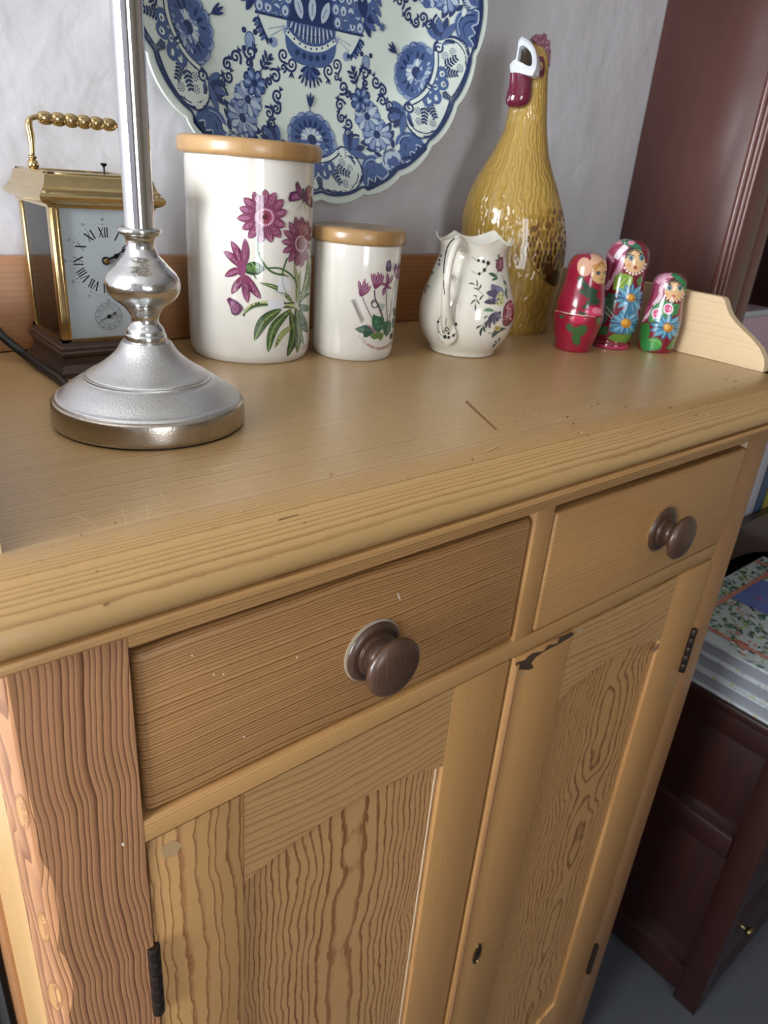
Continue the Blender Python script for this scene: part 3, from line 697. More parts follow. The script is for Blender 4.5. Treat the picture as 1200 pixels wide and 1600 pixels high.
add('handle_grip', loft([[W(x_, hy+r_*cos(2*pi*j/20), TZ+hz+r_*sin(2*pi*j/20)) for j in range(20)] for x_, r_ in gp_]), M_brass, clk)
add('repeat_button', lathe((0.352, 0.905), [(0.0025, 0.428), (0.0022, 0.444), (0.007, 0.449), (0.0075, 0.451), (0.004, 0.4525)], 16), M_steel, clk)

# ================================================================== storage jars
def glazed(name, c, **k): return plain(name, c, 0.10, coat=0.7, **k)
M_white = glazed('white_glaze', '#dad6cd')
def bamboo(name, root_x=0.0):
    t = NT(name); x, y, z = t.xyz(t.obj())
    st = t.math('FLOOR', t.math('MULTIPLY', t.math('ADD', x, t.math('MULTIPLY', y, 0.35)), 95))
    wn = t.n('ShaderNodeTexWhiteNoise', noise_dimensions='1D'); t.put(wn.inputs['W'], st)
    fib = t.noise(t.vec(t.math('MULTIPLY', x, 900), t.math('MULTIPLY', y, 60), t.math('MULTIPLY', z, 900)), 1.0, 3, 0.6)
    c = t.mix(wn.outputs[0], lin('#9c7648'), lin('#c4a070'))
    c = t.mix(t.math('MULTIPLY', fib, 0.55), c, lin('#86633d'))
    t.set(col=c, rough=0.32, coat=0.35, coat_rough=0.2); t.bump(fib, 0.1, 0.0004); return t.m
M_bamboo = bamboo('bamboo_lid')
M_print = print_mat('ceramic_print', 0.10, 0.7)
def jar(name, c, r, r_top, hb, rl, zl0, zl1, label):
    j = thing(name, W(c[0], c[1], TZ), label, 'jar', 'white storage jars with bamboo lids')
    prof_ = smooth_prof([(r*0.90, 0.0), (r*0.935, 0.002), (r*0.965, 0.010), (r*0.990, 0.022), (r, 0.045)], 3) + [(r+(r_top-r)*t, 0.045+(hb-0.045)*t) for t in (0.2, 0.4, 0.6, 0.8, 0.96)] + [(r_top-0.001, hb-0.004), (r_top-0.005, hb)]
    g = lathe(c, prof_, 128)
    b = add('body', g, M_white, j)
    e = 0.012
    lp = [(rl-0.03, zl0), (rl-0.006, zl0), (rl-0.002, zl0+0.003), (rl, zl0+0.009), (rl, zl1-0.012), (rl-0.002, zl1-0.006), (rl-0.006, zl1-0.002), (rl-0.013, zl1)]
    add('lid', lathe(c, lp, 96), M_bamboo, j)
    add('foot_ring', lathe(c, [(r*0.885, 0.0), (r*0.895, 0.0), (r*0.905, 0.0012), (r*0.90, 0.0030)], 96), plain('unglazed_foot', '#a5835f', 0.8), j)
    return j, b, g
jar1, jb1, jg1 = jar('storage_jar', (0.7223, 0.8997), 0.1632, 0.1633, 0.492, 0.1802, 0.490, 0.530, 'large white jar with bamboo lid, printed with big pink daisies')
jar2, jb2, jg2 = jar('storage_jar', (0.9906, 0.7805), 0.1168, 0.1215, 0.308, 0.1300, 0.306, 0.345, 'small white jar with bamboo lid, printed with cyclamen flowers')
PK, PKD, PKL = '#7c3d59', '#51223a', '#9a6480'
GR, GRD, GRL = '#4f6b3f', '#2a4127', '#b9b980'
p = Paint(crop(5.333, 340, 270))
def daisy(c, tips, w_, disc, k0=0.25):
    for tx, ty in tips:
        bx, by = c[0]+(tx-c[0])*k0, c[1]+(ty-c[1])*k0
        p.leaf((bx, by), (tx, ty), w_*1.12, PKD); p.leaf((bx, by), (tx, ty), w_, PK)
        p.leaf((bx+(tx-bx)*0.35, by+(ty-by)*0.35), (tx, ty), w_*0.45, PKL)
        p.stroke([(bx, by), (bx+(tx-bx)*0.8, by+(ty-by)*0.8)], 5, PKD, w2=2, sm=False)
    p.ell(c[0], c[1], disc[0]*1.15, disc[1]*1.15, '#7c3d58'); p.ell(c[0], c[1], disc[0], disc[1], '#9a5878')
    for i in range(22):
        a = 2*pi*i/22; p.ell(c[0]+disc[0]*0.86*cos(a), c[1]+disc[1]*0.86*sin(a), 5, 6, '#e2d3d8', n=7)
    p.ell(c[0], c[1], disc[0]*0.62, disc[1]*0.66, '#7d2f3f'); p.ell(c[0], c[1], disc[0]*0.3, disc[1]*0.35, '#521d2c')
# stems and leaves
for pts, w_ in (([(335, 545), (345, 680), (410, 790), (480, 838), (560, 850)], 17), ([(580, 710), (548, 800), (538, 855)], 14), ([(410, 795), (520, 797), (610, 850), (660, 925), (690, 1010)], 16), ([(400, 790), (470, 840), (590, 862)], 10)):
    p.stroke(pts, w_, GRD); p.stroke(pts, w_*0.45, '#5d7a48')
for a, b, w_, bend, c_, v in (((530, 1135), (308, 1395), 92, 0.13, '#465f39', '#8c9a5c'), ((615, 1135), (420, 1495), 78, 0.13, '#4d6a3e', '#93a267'), ((605, 1150), (580, 1528), 78, -0.12, '#3f5935', '#7a8d52'),
    ((645, 1260), (475, 1458), 44, 0.10, '#9aa468', '#5d7142'), ((650, 1120), (660, 1498), 66, -0.05, '#42603a', '#829a58'), ((660, 1130), (715, 1432), 46, 0.05, '#4a6840', '#86995a'),
    ((680, 1140), (745, 1330), 76, 0.06, '#506c4a', None), ((640, 1100), (350, 915), 40, 0.12, '#5a7448', '#b6bd86'), ((655, 1090), (635, 765), 34, 0.06, '#6d8450', '#c4c894'), ((680, 1050), (690, 815), 26, -0.04, '#7b9060', '#c4c894'),
    ((690, 1060), (755, 720), 40, 0.06, '#7a9166', '#c3caa0'), ((700, 1060), (778, 640), 30, 0.10, '#6e8760', '#b9c195'), ((670, 1095), (770, 1000), 30, -0.1, '#4d6945', None), ((670, 1100), (775, 1130), 60, 0.1, '#5b7a58', None)):
    p.leaf(a, b, w_, GRD, bend); p.leaf(a, b, w_*0.85, c_, bend, v)
p.stroke([(640, 1105), (520, 1100), (400, 1085), (290, 1105), (235, 1150), (215, 1195)], 52, GRD, w2=14); p.stroke([(640, 1105), (520, 1098), (400, 1078), (290, 1098), (240, 1140), (222, 1175)], 34, '#b4ba82', w2=6)
p.stroke([(600, 1110), (430, 1104), (300, 1122), (235, 1165)], 10, '#5f7a48')
p.poly([(225, 762), (300, 738), (345, 752), (388, 782), (388, 808), (335, 850), (285, 852), (238, 838)], GRD); p.poly([(235, 772), (300, 752), (350, 768), (372, 795), (330, 832), (250, 825)], '#587a45')
p.stroke([(270, 742), (320, 790)], 8, '#86a163', sm=False); p.stroke([(300, 850), (322, 880)], 9, GRD, sm=False)
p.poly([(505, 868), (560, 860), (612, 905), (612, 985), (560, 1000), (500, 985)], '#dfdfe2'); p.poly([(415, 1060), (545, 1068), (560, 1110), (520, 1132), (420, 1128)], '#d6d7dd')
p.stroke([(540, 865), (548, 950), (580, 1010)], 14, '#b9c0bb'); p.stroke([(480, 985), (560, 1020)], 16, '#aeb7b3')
for i, (tx, ty) in enumerate(((50, 650), (113, 568), (228, 548), (62, 862), (118, 1008), (252, 1082), (358, 1048))):
    bx, by = (215, 800) if i < 4 else (235, 850)
    p.leaf((bx, by), (tx, ty), 68, PKD, 0.04); p.leaf((bx, by), (tx, ty), 60, PK, 0.04); p.leaf((bx+(tx-bx)*0.3, by+(ty-by)*0.3), (tx, ty), 26, PKL, 0.04)
p.ell(200, 800, 38, 62, '#7f3a60')
daisy((395, 370), [(395, 138), (298, 158), (218, 208), (183, 290), (163, 378), (205, 468), (258, 545), (350, 585), (445, 580), (522, 540), (563, 447), (577, 320), (546, 222), (475, 162)], 72, (76, 78))
daisy((685, 590), [(645, 365), (700, 365), (748, 402), (768, 452), (772, 530), (767, 622), (740, 732), (696, 785), (650, 778), (588, 742), (538, 662), (528, 570), (545, 478), (592, 408)], 50, (48, 72))
for q_, c_ in (([(700, 215), (690, 130), (660, 68), (640, 90), (648, 150), (600, 160), (582, 215), (590, 240), (650, 235)], '#5b2a52'), ([(705, 210), (728, 130), (760, 98), (776, 120), (765, 180), (782, 230), (780, 292), (745, 270), (715, 235)], '#5b2a52'),
    ([(690, 190), (680, 130), (662, 100), (655, 140)], '#8e4573'), ([(680, 215), (650, 170), (612, 190), (612, 222)], '#a35682'), ([(730, 190), (738, 140), (762, 118), (758, 170)], '#8e4573'), ([(735, 240), (760, 200), (772, 270)], '#a35682')): p.poly(q_, c_)
p.stroke([(706, 130), (708, 240)], 14, '#3f2440', sm=False); p.stroke([(708, 245), (655, 308)], 3, '#7b7370', sm=False); p.stroke([(708, 245), (728, 318)], 3, '#7b7370', sm=False)
p.poly([(80, 1055), (100, 1036), (150, 1060), (200, 1105), (212, 1130), (180, 1175), (150, 1190), (120, 1175), (105, 1110)], '#5c3350'); p.poly([(95, 1060), (140, 1065), (190, 1115), (165, 1165), (130, 1165), (115, 1110)], '#8b5377')
p.poly([(780, 325), (800, 335), (800, 385)], PKD)
for y_ in (1470, 1452):
    for k in range(6): p.stroke([(682+k*11, y_-k*5), (688+k*11, y_-8-k*5), (691+k*11, y_-k*5)], 3, '#b08368')
for k in range(5): p.stroke([(742, 1372-k*14), (750, 1378-k*14), (748, 1364-k*14)], 3, '#b08368')
p.build('flower_print', caster(jg1), M_print, jar1, 6.0)
p = Paint(crop(8.89, 530, 390))
for pts, w_, c_ in (([(318, 650), (370, 780), (450, 945)], 14, '#6e6570'), ([(490, 560), (500, 680), (570, 860), (620, 980)], 18, '#5d4553'), ([(655, 560), (655, 740), (672, 1000)], 16, '#8a8a82'), ([(780, 420), (740, 650), (690, 980)], 14, '#8f8d86'), ([(800, 420), (760, 720), (700, 960)], 10, '#a3a199'), ([(455, 790), (450, 730), (500, 700), (560, 800), (600, 930)], 18, '#59404e')):
    p.stroke(pts, w_, c_)
p.ring(492, 765, 34, 50, '#5a4552'); p.poly([(540, 740), (640, 760), (600, 850), (560, 830)], '#a9b3ad')
def cyc(bx, by, tips, w_=44):
    for tx, ty in tips:
        p.leaf((bx, by), (tx, ty), w_*1.15, '#5f2b4e', 0.06); p.leaf((bx, by), (tx, ty), w_, '#7c3d60', 0.06); p.leaf((bx+(tx-bx)*0.3, by+(ty-by)*0.3), (tx, ty), w_*0.4, '#a5748f', 0.06)
cyc(290, 650, [(268, 425), (355, 400), (400, 455), (440, 500)], 46)
cyc(495, 550, [(440, 330), (480, 320), (540, 305), (585, 320), (618, 350)], 46)
cyc(655, 500, [(575, 470), (605, 640), (665, 320), (745, 345), (722, 540)], 40)
cyc(795, 415, [(755, 240), (775, 190), (825, 180), (838, 230)], 34)
p.poly([(655, 180), (685, 145), (712, 150), (722, 230), (715, 300), (660, 310), (642, 270)], '#5e4a63'); p.poly([(665, 190), (690, 160), (705, 230), (690, 250), (665, 240)], '#8a6f90')
for q_, c_ in (([(215, 1100), (280, 1070), (350, 1045), (440, 1060), (490, 1130), (440, 1190), (370, 1220), (335, 1210), (335, 1170), (280, 1150)], '#2f5242'), ([(470, 895), (530, 925), (600, 930), (625, 1000), (590, 1060), (600, 1100), (545, 1155), (490, 1130), (455, 1060), (450, 960)], '#2e6046'),
    ([(600, 1010), (700, 980), (722, 1030), (710, 1130), (660, 1210), (615, 1170), (600, 1080)], '#33604a'), ([(735, 960), (765, 950), (755, 1060), (740, 1100)], '#3b5d4c'), ([(745, 820), (775, 810), (775, 900), (750, 940)], '#45614f'), ([(440, 1160), (520, 1150), (600, 1150), (615, 1190), (575, 1268), (540, 1230), (480, 1250), (435, 1220)], '#5c7a41'),
    ([(700, 1180), (735, 1145), (735, 1225), (700, 1245)], '#3f2f38'), ([(500, 960), (540, 1000), (560, 1080), (520, 1100), (490, 1030)], '#46805f')): p.poly(q_, c_)
p.stroke([(380, 1045), (440, 1080), (510, 1160)], 22, '#9c7488'); p.stroke([(230, 1098), (440, 1120)], 6, '#7f9c88', sm=False)
for i in range(11):
    t = i/10; x_, y_ = 205+115*t, 720+260*t
    p.leaf((x_+18, y_-8), (x_-48+26*t, y_+50*(t-0.2)), 22, '#8f8b86', 0.1); p.leaf((x_, y_), (x_+30, y_-30), 8, '#aaa6a0')
p.stroke([(205, 720), (250, 850), (325, 972)], 26, '#8c8883')
for i, ch in enumerate('CYCLAMEN REPANDUM'):
    t = i/16; a = -0.95 + 1.3*t
    x_ = 285 + 425*t; y_ = 1205 + 4*150*(t*1.02)*(1-t*0.90)*0.98 if False else 1205 + 560*t - 460*t*t
    if ch != ' ': put_text(p, ch, x_, y_, 52, atan2(560-920*t, 425), '#b0684a', flip=-1)
p.build('flower_print', caster(jg2), M_print, jar2, 10.0)

# ================================================================== cream jug
E1 = Vector((RX.x, RX.y, 0)).normalized()          # to the right as seen from the camera
E2 = Vector((-E1.y, E1.x, 0))                      # away from it
M_cream = glazed('cream_glaze', '#dcd7ca')
JC = (1.3378, 0.675)
jug = thing('milk_jug', W(JC[0], JC[1], TZ), 'small cream jug with scalloped rim, painted flowers and a slender handle', 'jug')
jp_out = smooth_prof([(0.088, 0.0), (0.098, 0.002), (0.101, 0.008), (0.106, 0.018), (0.122, 0.040), (0.1362, 0.0685), (0.1425, 0.098), (0.1435, 0.128), (0.138, 0.162), (0.1256, 0.2004), (0.110, 0.244), (0.100, 0.275), (0.0985, 0.290), (0.102, 0.305), (0.1095, 0.321), (0.113, 0.326)], 3)
jp_in = smooth_prof([(0.111, 0.327), (0.106, 0.318), (0.0985, 0.302), (0.095, 0.288), (0.097, 0.27), (0.12, 0.20), (0.136, 0.13), (0.12, 0.05), (0.06, 0.02), (0.004, 0.018)], 2)
jprof = jp_out + jp_in
h_ang = atan2((-E2.y*cos(radians(26)) - E1.y*sin(radians(26))), (-E2.x*cos(radians(26)) - E1.x*sin(radians(26))))
def jugfn(i, a, r, z):
    k = max(0.0, (z-0.285)/0.042) if i < len(jp_out)+8 else 0.0
    k = min(k, 1.0)
    th = a - h_ang
    lob = abs(sin(3.0*th + 0.35))           # six pointed lobes
    dz = 0.020*(0.62-lob)*k
    sp = max(0.0, cos(th-pi))**6            # pouring lip opposite the handle
    return r*(1+0.03*(0.6-lob)*k+0.10*sp*k), z + dz + 0.010*sp*k
jgeo = lathe(JC, jprof, 120, fn=jugfn)
jb = add('body', jgeo, M_cream, jug, angle=50)
hd = Vector((cos(h_ang), sin(h_ang), 0))
def HP(r, z): return W(JC[0], JC[1], TZ+z) + hd*(U*r)
hpath = smooth_path([HP(0.100, 0.308), HP(0.118, 0.322), HP(0.145, 0.321), HP(0.172, 0.298), HP(0.190, 0.255), HP(0.192, 0.205), HP(0.182, 0.160), HP(0.166, 0.125), HP(0.153, 0.100), HP(0.142, 0.082)], 6)
nh = len(hpath)
side = Vector((-hd.y, hd.x, 0))
rad_h = [0.0068 - 0.0026*sin(pi*min(1, i/(nh*0.8))) for i in range(nh)]
hgeo = tube(hpath, rad_h, 16)
add('handle', hgeo, M_cream, jug)
# leaf-shaped foot of the handle, pressed on to the belly
lf = []
for (rr, zz, hw) in ((0.158, 0.112, 0.010), (0.152, 0.100, 0.020), (0.148, 0.085, 0.028), (0.1455, 0.068, 0.030), (0.141, 0.052, 0.024), (0.135, 0.040, 0.008)):
    c_ = HP(rr, zz); lf.append([c_ + side*(U*hw*cos(2*pi*j/16)) + hd*(U*0.006*sin(2*pi*j/16)) for j in range(16)])
lgeo = loft(lf)
add('handle_leaf', lgeo, M_cream, jug)
p = Paint(crop(7.059, 640, 350))
BK = '#2c302e'
p.stroke([(495, 155), (430, 230), (393, 360), (376, 520), (376, 640), (388, 780)], 15, BK, w2=8)
for x_, y_, w_ in ((760, 403, 16), (815, 415, 18), (865, 432, 22), (825, 508, 20), (768, 550, 16), (315, 1078, 14), (512, 1105, 18), (390, 1243, 20), (432, 1250, 16), (320, 1185, 13), (410, 1160, 22), (375, 1188, 14), (430, 1205, 14), (485, 1228, 16)):
    p.ell(x_, y_, w_, w_*1.15, BK, n=10)
for pts in ([(690, 362), (730, 395), (770, 405)], [(870, 430), (845, 480), (820, 510), (770, 552), (700, 530), (680, 512)], [(350, 1010), (320, 1060), (308, 1120), (318, 1180), (350, 1225), (400, 1252)], [(460, 1030), (500, 1080), (515, 1110)], [(400, 1252), (440, 1255), (490, 1225), (515, 1180)], [(405, 1040), (400, 1110), (412, 1160)]):
    p.stroke(pts, 6, BK, w2=4)
def sprig(pts, leaves, c_, w_=7):
    p.stroke(pts, w_*0.6, c_)
    for a, b, lw in leaves: p.leaf(a, b, lw, c_, 0.08)
GB = '#42504a'
sprig([(680, 655), (740, 680), (770, 740), (820, 790)], [((745, 690), (735, 612), 16), ((715, 668), (650, 655), 18), ((768, 735), (705, 705), 15), ((765, 720), (785, 665), 18), ((815, 785), (770, 845), 18)], GB)
sprig([(740, 790), (725, 850), (735, 960)], [((745, 800), (700, 790), 14), ((730, 830), (675, 890), 18), ((740, 830), (775, 885), 18), ((728, 880), (735, 970), 18)], GB)
sprig([(990, 330), (975, 400), (960, 600)], [((975, 600), (905, 625), 26), ((960, 590), (870, 545), 40), ((985, 400), (940, 405), 18), ((985, 380), (975, 335), 16)], '#3f5f4a')
sprig([(1010, 560), (1060, 660), (1100, 770)], [((1060, 680), (1030, 620), 26), ((1065, 700), (1080, 830), 26)], '#556a66')
p.leaf((930, 960), (815, 955), 40, '#5f8a63', 0.1); p.leaf((1055, 1150), (905, 1252), 50, '#46584e', 0.15); p.leaf((860, 1010), (815, 1040), 24, '#6d8a6f')
p.poly([(960, 400), (1000, 365), (1028, 360), (1032, 480), (1010, 530), (970, 525), (945, 470)], '#7c3f52'); p.poly([(985, 390), (1015, 380), (1012, 480), (985, 500)], '#a5657a')
for a, b, w_, c_ in (((1030, 800), (845, 760), 90, '#575066'), ((1010, 840), (900, 665), 90, '#6c6580'), ((1020, 860), (820, 865), 70, '#4c4659'), ((1030, 820), (960, 680), 70, '#8a84a0'), ((1030, 870), (880, 830), 60, '#7b7590')): p.leaf(a, b, w_, c_, 0.05)
for k in range(5): p.stroke([(1020-5*k, 830+8*k), (880-6*k, 700+36*k)], 5, '#332f3d', sm=False)
p.poly([(960, 780), (1010, 735), (1040, 790), (1035, 880), (985, 905), (945, 885)], '#cdc98f'); p.stroke([(975, 800), (1015, 880)], 8, '#9a9660', sm=False)
p.ell(1085, 985, 60, 140, '#7e2c44', rot=0.12); p.ell(1090, 960, 42, 95, '#a84e66', rot=0.12); p.ell(1092, 975, 22, 50, '#cd93a0', rot=0.12); p.ell(1055, 1080, 34, 50, '#6c2238'); p.ell(1110, 880, 26, 40, '#993f58')
for a, b, w_, c_ in (((950, 975), (870, 1105), 60, '#4e4759'), ((935, 1000), (935, 1115), 40, '#6d6679'), ((1000, 960), (960, 1080), 50, '#56505f'), ((940, 960), (1010, 1040), 40, '#7b7486'), ((860, 1060), (840, 1150), 34, '#57505e'), ((890, 1080), (880, 1150), 30, '#57505e')): p.leaf(a, b, w_, c_, 0.08)
sprig([(850, 1070), (790, 1120), (735, 1155)], [((790, 1120), (730, 1150), 18), ((800, 1140), (780, 1235), 26), ((810, 1120), (835, 1190), 24)], GB)
p.ell(965, 1150, 36, 30, '#b9a66a'); p.ell(965, 1150, 16, 13, '#8c7a45'); sprig([(870, 1200), (900, 1210), (930, 1240)], [((890, 1205), (865, 1195), 14), ((900, 1210), (930, 1190), 14)], '#7f7a66')
sprig([(985, 1280), (950, 1320), (910, 1355)], [((960, 1300), (930, 1300), 18), ((950, 1320), (910, 1360), 18), ((975, 1290), (990, 1250), 18)], GB)
sprig([(270, 530), (190, 640), (120, 760), (90, 880)], [((275, 525), (205, 610), 26), ((130, 780), (85, 905), 34), ((200, 670), (225, 700), 18), ((190, 690), (175, 770), 14)], '#4d5a58')
for x_, y_ in ((348, 352), (332, 400), (330, 445)): p.ell(x_, y_, 12, 16, '#37403e', n=8)
p.build('flower_painting', caster(jgeo, hgeo, lgeo), M_print, jug, 8.0, off=2.0e-4)

# ================================================================== hen jug
BXY = onz(779, 522, TZ) + E2*(U*0.135)
HCX, HCY = BXY.x/U, BXY.y/U
hen = thing('hen_jug', W(HCX, HCY, TZ), 'tall glazed pottery hen jug, mustard yellow with red wattle and open white beak', 'jug')
def feather_mat(name, c1, c2, c3):
    t = NT(name); x, y, z = t.xyz(t.obj())
    a = t.math('ARCTAN2', y, x)
    zz = t.math('MULTIPLY', z, 1.0)
    v = t.vec(t.math('MULTIPLY', a, 3.0), t.math('MULTIPLY', z, 38), 0)
    warp = t.noise(v, 1.0, 2, 0.5)
    ph = t.math('ADD', t.math('MULTIPLY', a, 46), t.math('MULTIPLY', t.math('SUBTRACT', warp, 0.5), 22))
    w1 = t.math('ADD', t.math('MULTIPLY', t.math('SINE', ph), 0.5), 0.5)
    rows = t.math('FRACT', t.math('ADD', t.math('MULTIPLY', z, 26), t.math('MULTIPLY', warp, 3.0)))
    n = t.noise(t.vec(t.math('MULTIPLY', a, 6), t.math('MULTIPLY', z, 14), 3), 1.0, 3, 0.6)
    col = t.mix(n, lin(c1), lin(c2))
    col = t.mix(t.math('ADD', t.math('MULTIPLY', w1, 0.5), 0.35), lin(c3), col)
    t.set(col=col, rough=0.12, coat=0.8, coat_rough=0.05)
    t.bump(t.math('ADD', w1, t.math('MULTIPLY', rows, 0.5)), 0.5, 0.0013); return t.m
M_hen = feather_mat('hen_glaze', '#b08c3a', '#c9a857', '#94722e')
M_maroon = plain('maroon_glaze', '#681c36', 0.08, coat=0.9, var=0.25, vscale=90)
M_comb = plain('comb_glaze', '#602a3b', 0.16, coat=0.6, var=0.2, vscale=120, bump=0.3, bscale=200, bdist=0.002)
M_beak = plain('white_beak_glaze', '#d9dce2', 0.14, coat=0.7, var=0.08, vscale=120)
M_mouth = plain('mouth_brown', '#2e2112', 0.35)
HC = W(HCX, HCY, TZ)
def hen_ring(xl, yl, xr, yr, depth, n=48):
    """ring whose left and right outline pass through the given photo points"""
    a = hit_plane(xl, yl, HC, E2); b = hit_plane(xr, yr, HC, E2)
    c_ = (a+b)/2; hw = (b-a).dot(E1)/2; z = c_.z
    ctr = HC + E1*((c_-HC).dot(E1)); ctr.z = z
    return [ctr + E1*(hw*cos(2*pi*j/n)) + E2*(hw*depth*sin(2*pi*j/n)) for j in range(n)], ctr, hw
hrows = [(709, 505, 852, 507, 0.80), (706, 500, 856, 501, 0.80), (704, 490, 858, 493, 0.8), (703, 470, 865, 470, 0.8), (704, 440, 874, 440, 0.8), (711, 400, 882, 400, 0.82), (718, 367, 885, 367, 0.82), (720.5, 345, 883, 345, 0.84), (725, 325, 880, 327, 0.86), (733, 303, 875, 305, 0.88),
         (744, 281, 869, 283, 0.9), (757, 261, 863, 260, 0.92), (770, 240, 858, 238, 0.95), (781, 219, 856, 219, 0.98), (788, 203, 855, 203, 1.0), (792, 185, 854.5, 185, 1.0), (796, 165, 855, 166, 1.0), (800, 145, 855.5, 147, 1.0), (806, 125, 856, 127, 1.0), (812, 105, 857, 108, 1.0), (818, 90, 857.5, 92, 0.95), (824, 78, 855, 80, 0.9), (831, 68, 850, 70, 0.8)]
rr_ = smooth_prof(hrows, 3)
hrings = [hen_ring(*r_)[0] for r_ in rr_]
zb = hrings[0][0].z
hrings = [[Vector((q.x, q.y, max(q.z + (H - zb)*max(0, 1-i/14), H))) for q in r_] for i, r_ in enumerate(hrings)]
hgeo2 = loft(hrings)
hbody = add('body', hgeo2, M_hen, hen)
# beak: a thick white rim round the pouring mouth, facing left and towards the room
bn = (E1*-0.62 + E2*-0.72 + Vector((0, 0, 0.30))).normalized()
bp = hit_plane(818, 92, HC - E2*(U*0.068), E2)
BC = crop(10, 770, 40)
outer = [(400, 215), (440, 172), (500, 190), (560, 235), (620, 300), (655, 370), (675, 460), (680, 560), (665, 660), (630, 740), (590, 775), (520, 765), (440, 745), (360, 755), (285, 745), (268, 690), (262, 600), (290, 570), (345, 555), (365, 460), (385, 360), (390, 280)]
inner = [(420, 330), (455, 308), (490, 315), (535, 350), (575, 395), (600, 440), (612, 500), (615, 560), (608, 610), (590, 632), (565, 635), (535, 625), (490, 600), (450, 578), (415, 565), (390, 558), (385, 545), (388, 520), (392, 490), (400, 450), (408, 410), (412, 370)]
def bpt(q, back=0.0): return hit_plane(*BC(*q), bp, bn) - bn*back
ro = smooth_prof(outer+[outer[0]], 3)[:-1]; ri = smooth_prof(inner+[inner[0]], 3)[:-1]
cen = (500, 480)
def sc(q, k): return (cen[0]+(q[0]-cen[0])*k, cen[1]+(q[1]-cen[1])*k)
beak = loft([[bpt(q, 0.016) for q in [sc(v, 0.86) for v in ro]], [bpt(q, 0.006) for q in [sc(v, 0.98) for v in ro]], [bpt(q, 0.001) for q in ro], [bpt(q, -0.0012) for q in [((a_[0]*0.6+b_[0]*0.4), (a_[1]*0.6+b_[1]*0.4)) for a_, b_ in zip(ro, ri)]], [bpt(q, 0.0) for q in ri], [bpt(q, 0.004) for q in ri], [bpt(q, 0.016) for q in [sc(v, 0.95) for v in ri]]], False, False)
add('beak', beak, M_beak, hen)
add('mouth', loft([[bpt(q, 0.003) for q in [sc(v, 1.05) for v in ri]], [bpt(q, 0.006) for q in [sc(v, 1.02) for v in ri]], [bpt(q, 0.0075) for q in [sc(v, 0.8) for v in ri]], [bpt(q, 0.008) for q in [sc(v, 0.05) for v in ri]]], False, True), M_mouth, hen)
# wattle under the beak
wr = []
for (xl, xr, y_, dp) in ((797.5, 831, 114, 0.55), (797, 832, 122, 0.6), (795.5, 832, 135, 0.62), (792.5, 831.5, 148, 0.66), (790.5, 829, 156, 0.68), (791, 825, 162, 0.66), (794.5, 818, 166.5, 0.6), (801, 811, 168, 0.5)):
    a = hit_plane(xl, y_, bp + bn*0.001, E2); b = hit_plane(xr, y_+1, bp + bn*0.001, E2); c_ = (a+b)/2; hw = (b-a).dot(E1)/2
    wr.append([c_ + E1*(hw*cos(2*pi*j/28)) + E2*(hw*dp*sin(2*pi*j/28) + 0.004) for j in range(28)])
add('wattle', loft(wr), M_maroon, hen)
# comb
cb = [(582, 212), (620, 170), (670, 138), (720, 140), (752, 158), (775, 128), (805, 122), (828, 150), (832, 235), (862, 228), (888, 250), (888, 300), (880, 380), (902, 395), (896, 440), (890, 560), (880, 640), (855, 690), (840, 620), (820, 520), (780, 440), (730, 400), (680, 390), (650, 300)]
cbp = HC + E1*0.0; cps = [hit_plane(*BC(*q), hen_ring(831, 68, 850, 70, .8)[1], E2) for q in cb]
cm = sum(cps, Vector((0, 0, 0)))/len(cps)
add('comb', loft([[cm+(q-cm)*0.9 - E2*0.0085 for q in cps], [q - E2*0.005 for q in cps], [q + E2*0.005 for q in cps], [cm+(q-cm)*0.9 + E2*0.0085 for q in cps]]), M_comb, hen, angle=60)
# painted eye, ear patch and wing
p = Paint(BC)
p.poly([(700, 470), (760, 460), (800, 520), (812, 620), (808, 740), (775, 815), (735, 800), (715, 700), (700, 600), (712, 540)], '#6b2237')
p.stroke([(735, 480), (770, 450), (815, 510), (838, 610), (845, 690)], 36, '#c19a55', w2=20)
p.ell(748, 630, 32, 62, '#d3b06c'); p.ell(744, 635, 20, 42, '#4c2026'); p.ell(738, 620, 8, 14, '#e8ddc9')
p.stroke([(712, 700), (708, 780)], 20, '#d0a35f'); p.stroke([(650, 740), (690, 900)], 12, '#8e6a28')
q_ = Paint(crop(4.1, 720, 150))
wing = [(425, 770), (520, 730), (600, 690), (645, 680), (668, 760), (675, 880), (668, 1000), (660, 1100), (640, 1190), (600, 1215), (545, 1190), (490, 1130), (445, 1050), (425, 930)]
rw = random.Random(11)
q_.stroke([(428, 775), (420, 930), (445, 1055), (500, 1140), (560, 1200)], 7, '#7a5a20')
for row in range(11):
    for k in range(9):
        x_ = 440+k*27+(row % 2)*13+rw.uniform(-6, 6); y_ = 740+row*42+rw.uniform(-8, 8)
        if x_ < 430+max(0, (y_-930)*0.42) or y_ > 1200 or y_ < 770-(x_-425)*0.38: continue
        dk = min(1, max(0, (y_-760)/420*0.75+(x_-430)/240*0.45))
        c_ = ['#a07c38', '#87632f', '#6a4b27', '#54391f', '#452e1b'][min(4, int(dk*5+rw.uniform(-0.9, 0.9)) if dk*5+0 > 0.9 else 0)]
        q_.leaf((x_, y_-16), (x_-6, y_+32), 17, c_, 0.06)
q_.ell(598, 1165, 48, 52, '#4a2f1c'); q_.ell(560, 1110, 30, 40, '#5e4122'); q_.ell(470, 850, 24, 20, '#6d4c27'); q_.ell(560, 830, 20, 22, '#6d4c27')
p.build('eye_painting', caster(hgeo2), M_print, hen, 14.0/10*1.0, off=2.5e-4)
q_.build('wing_painting', caster(hgeo2), M_print, hen, 4.0, off=2.5e-4)

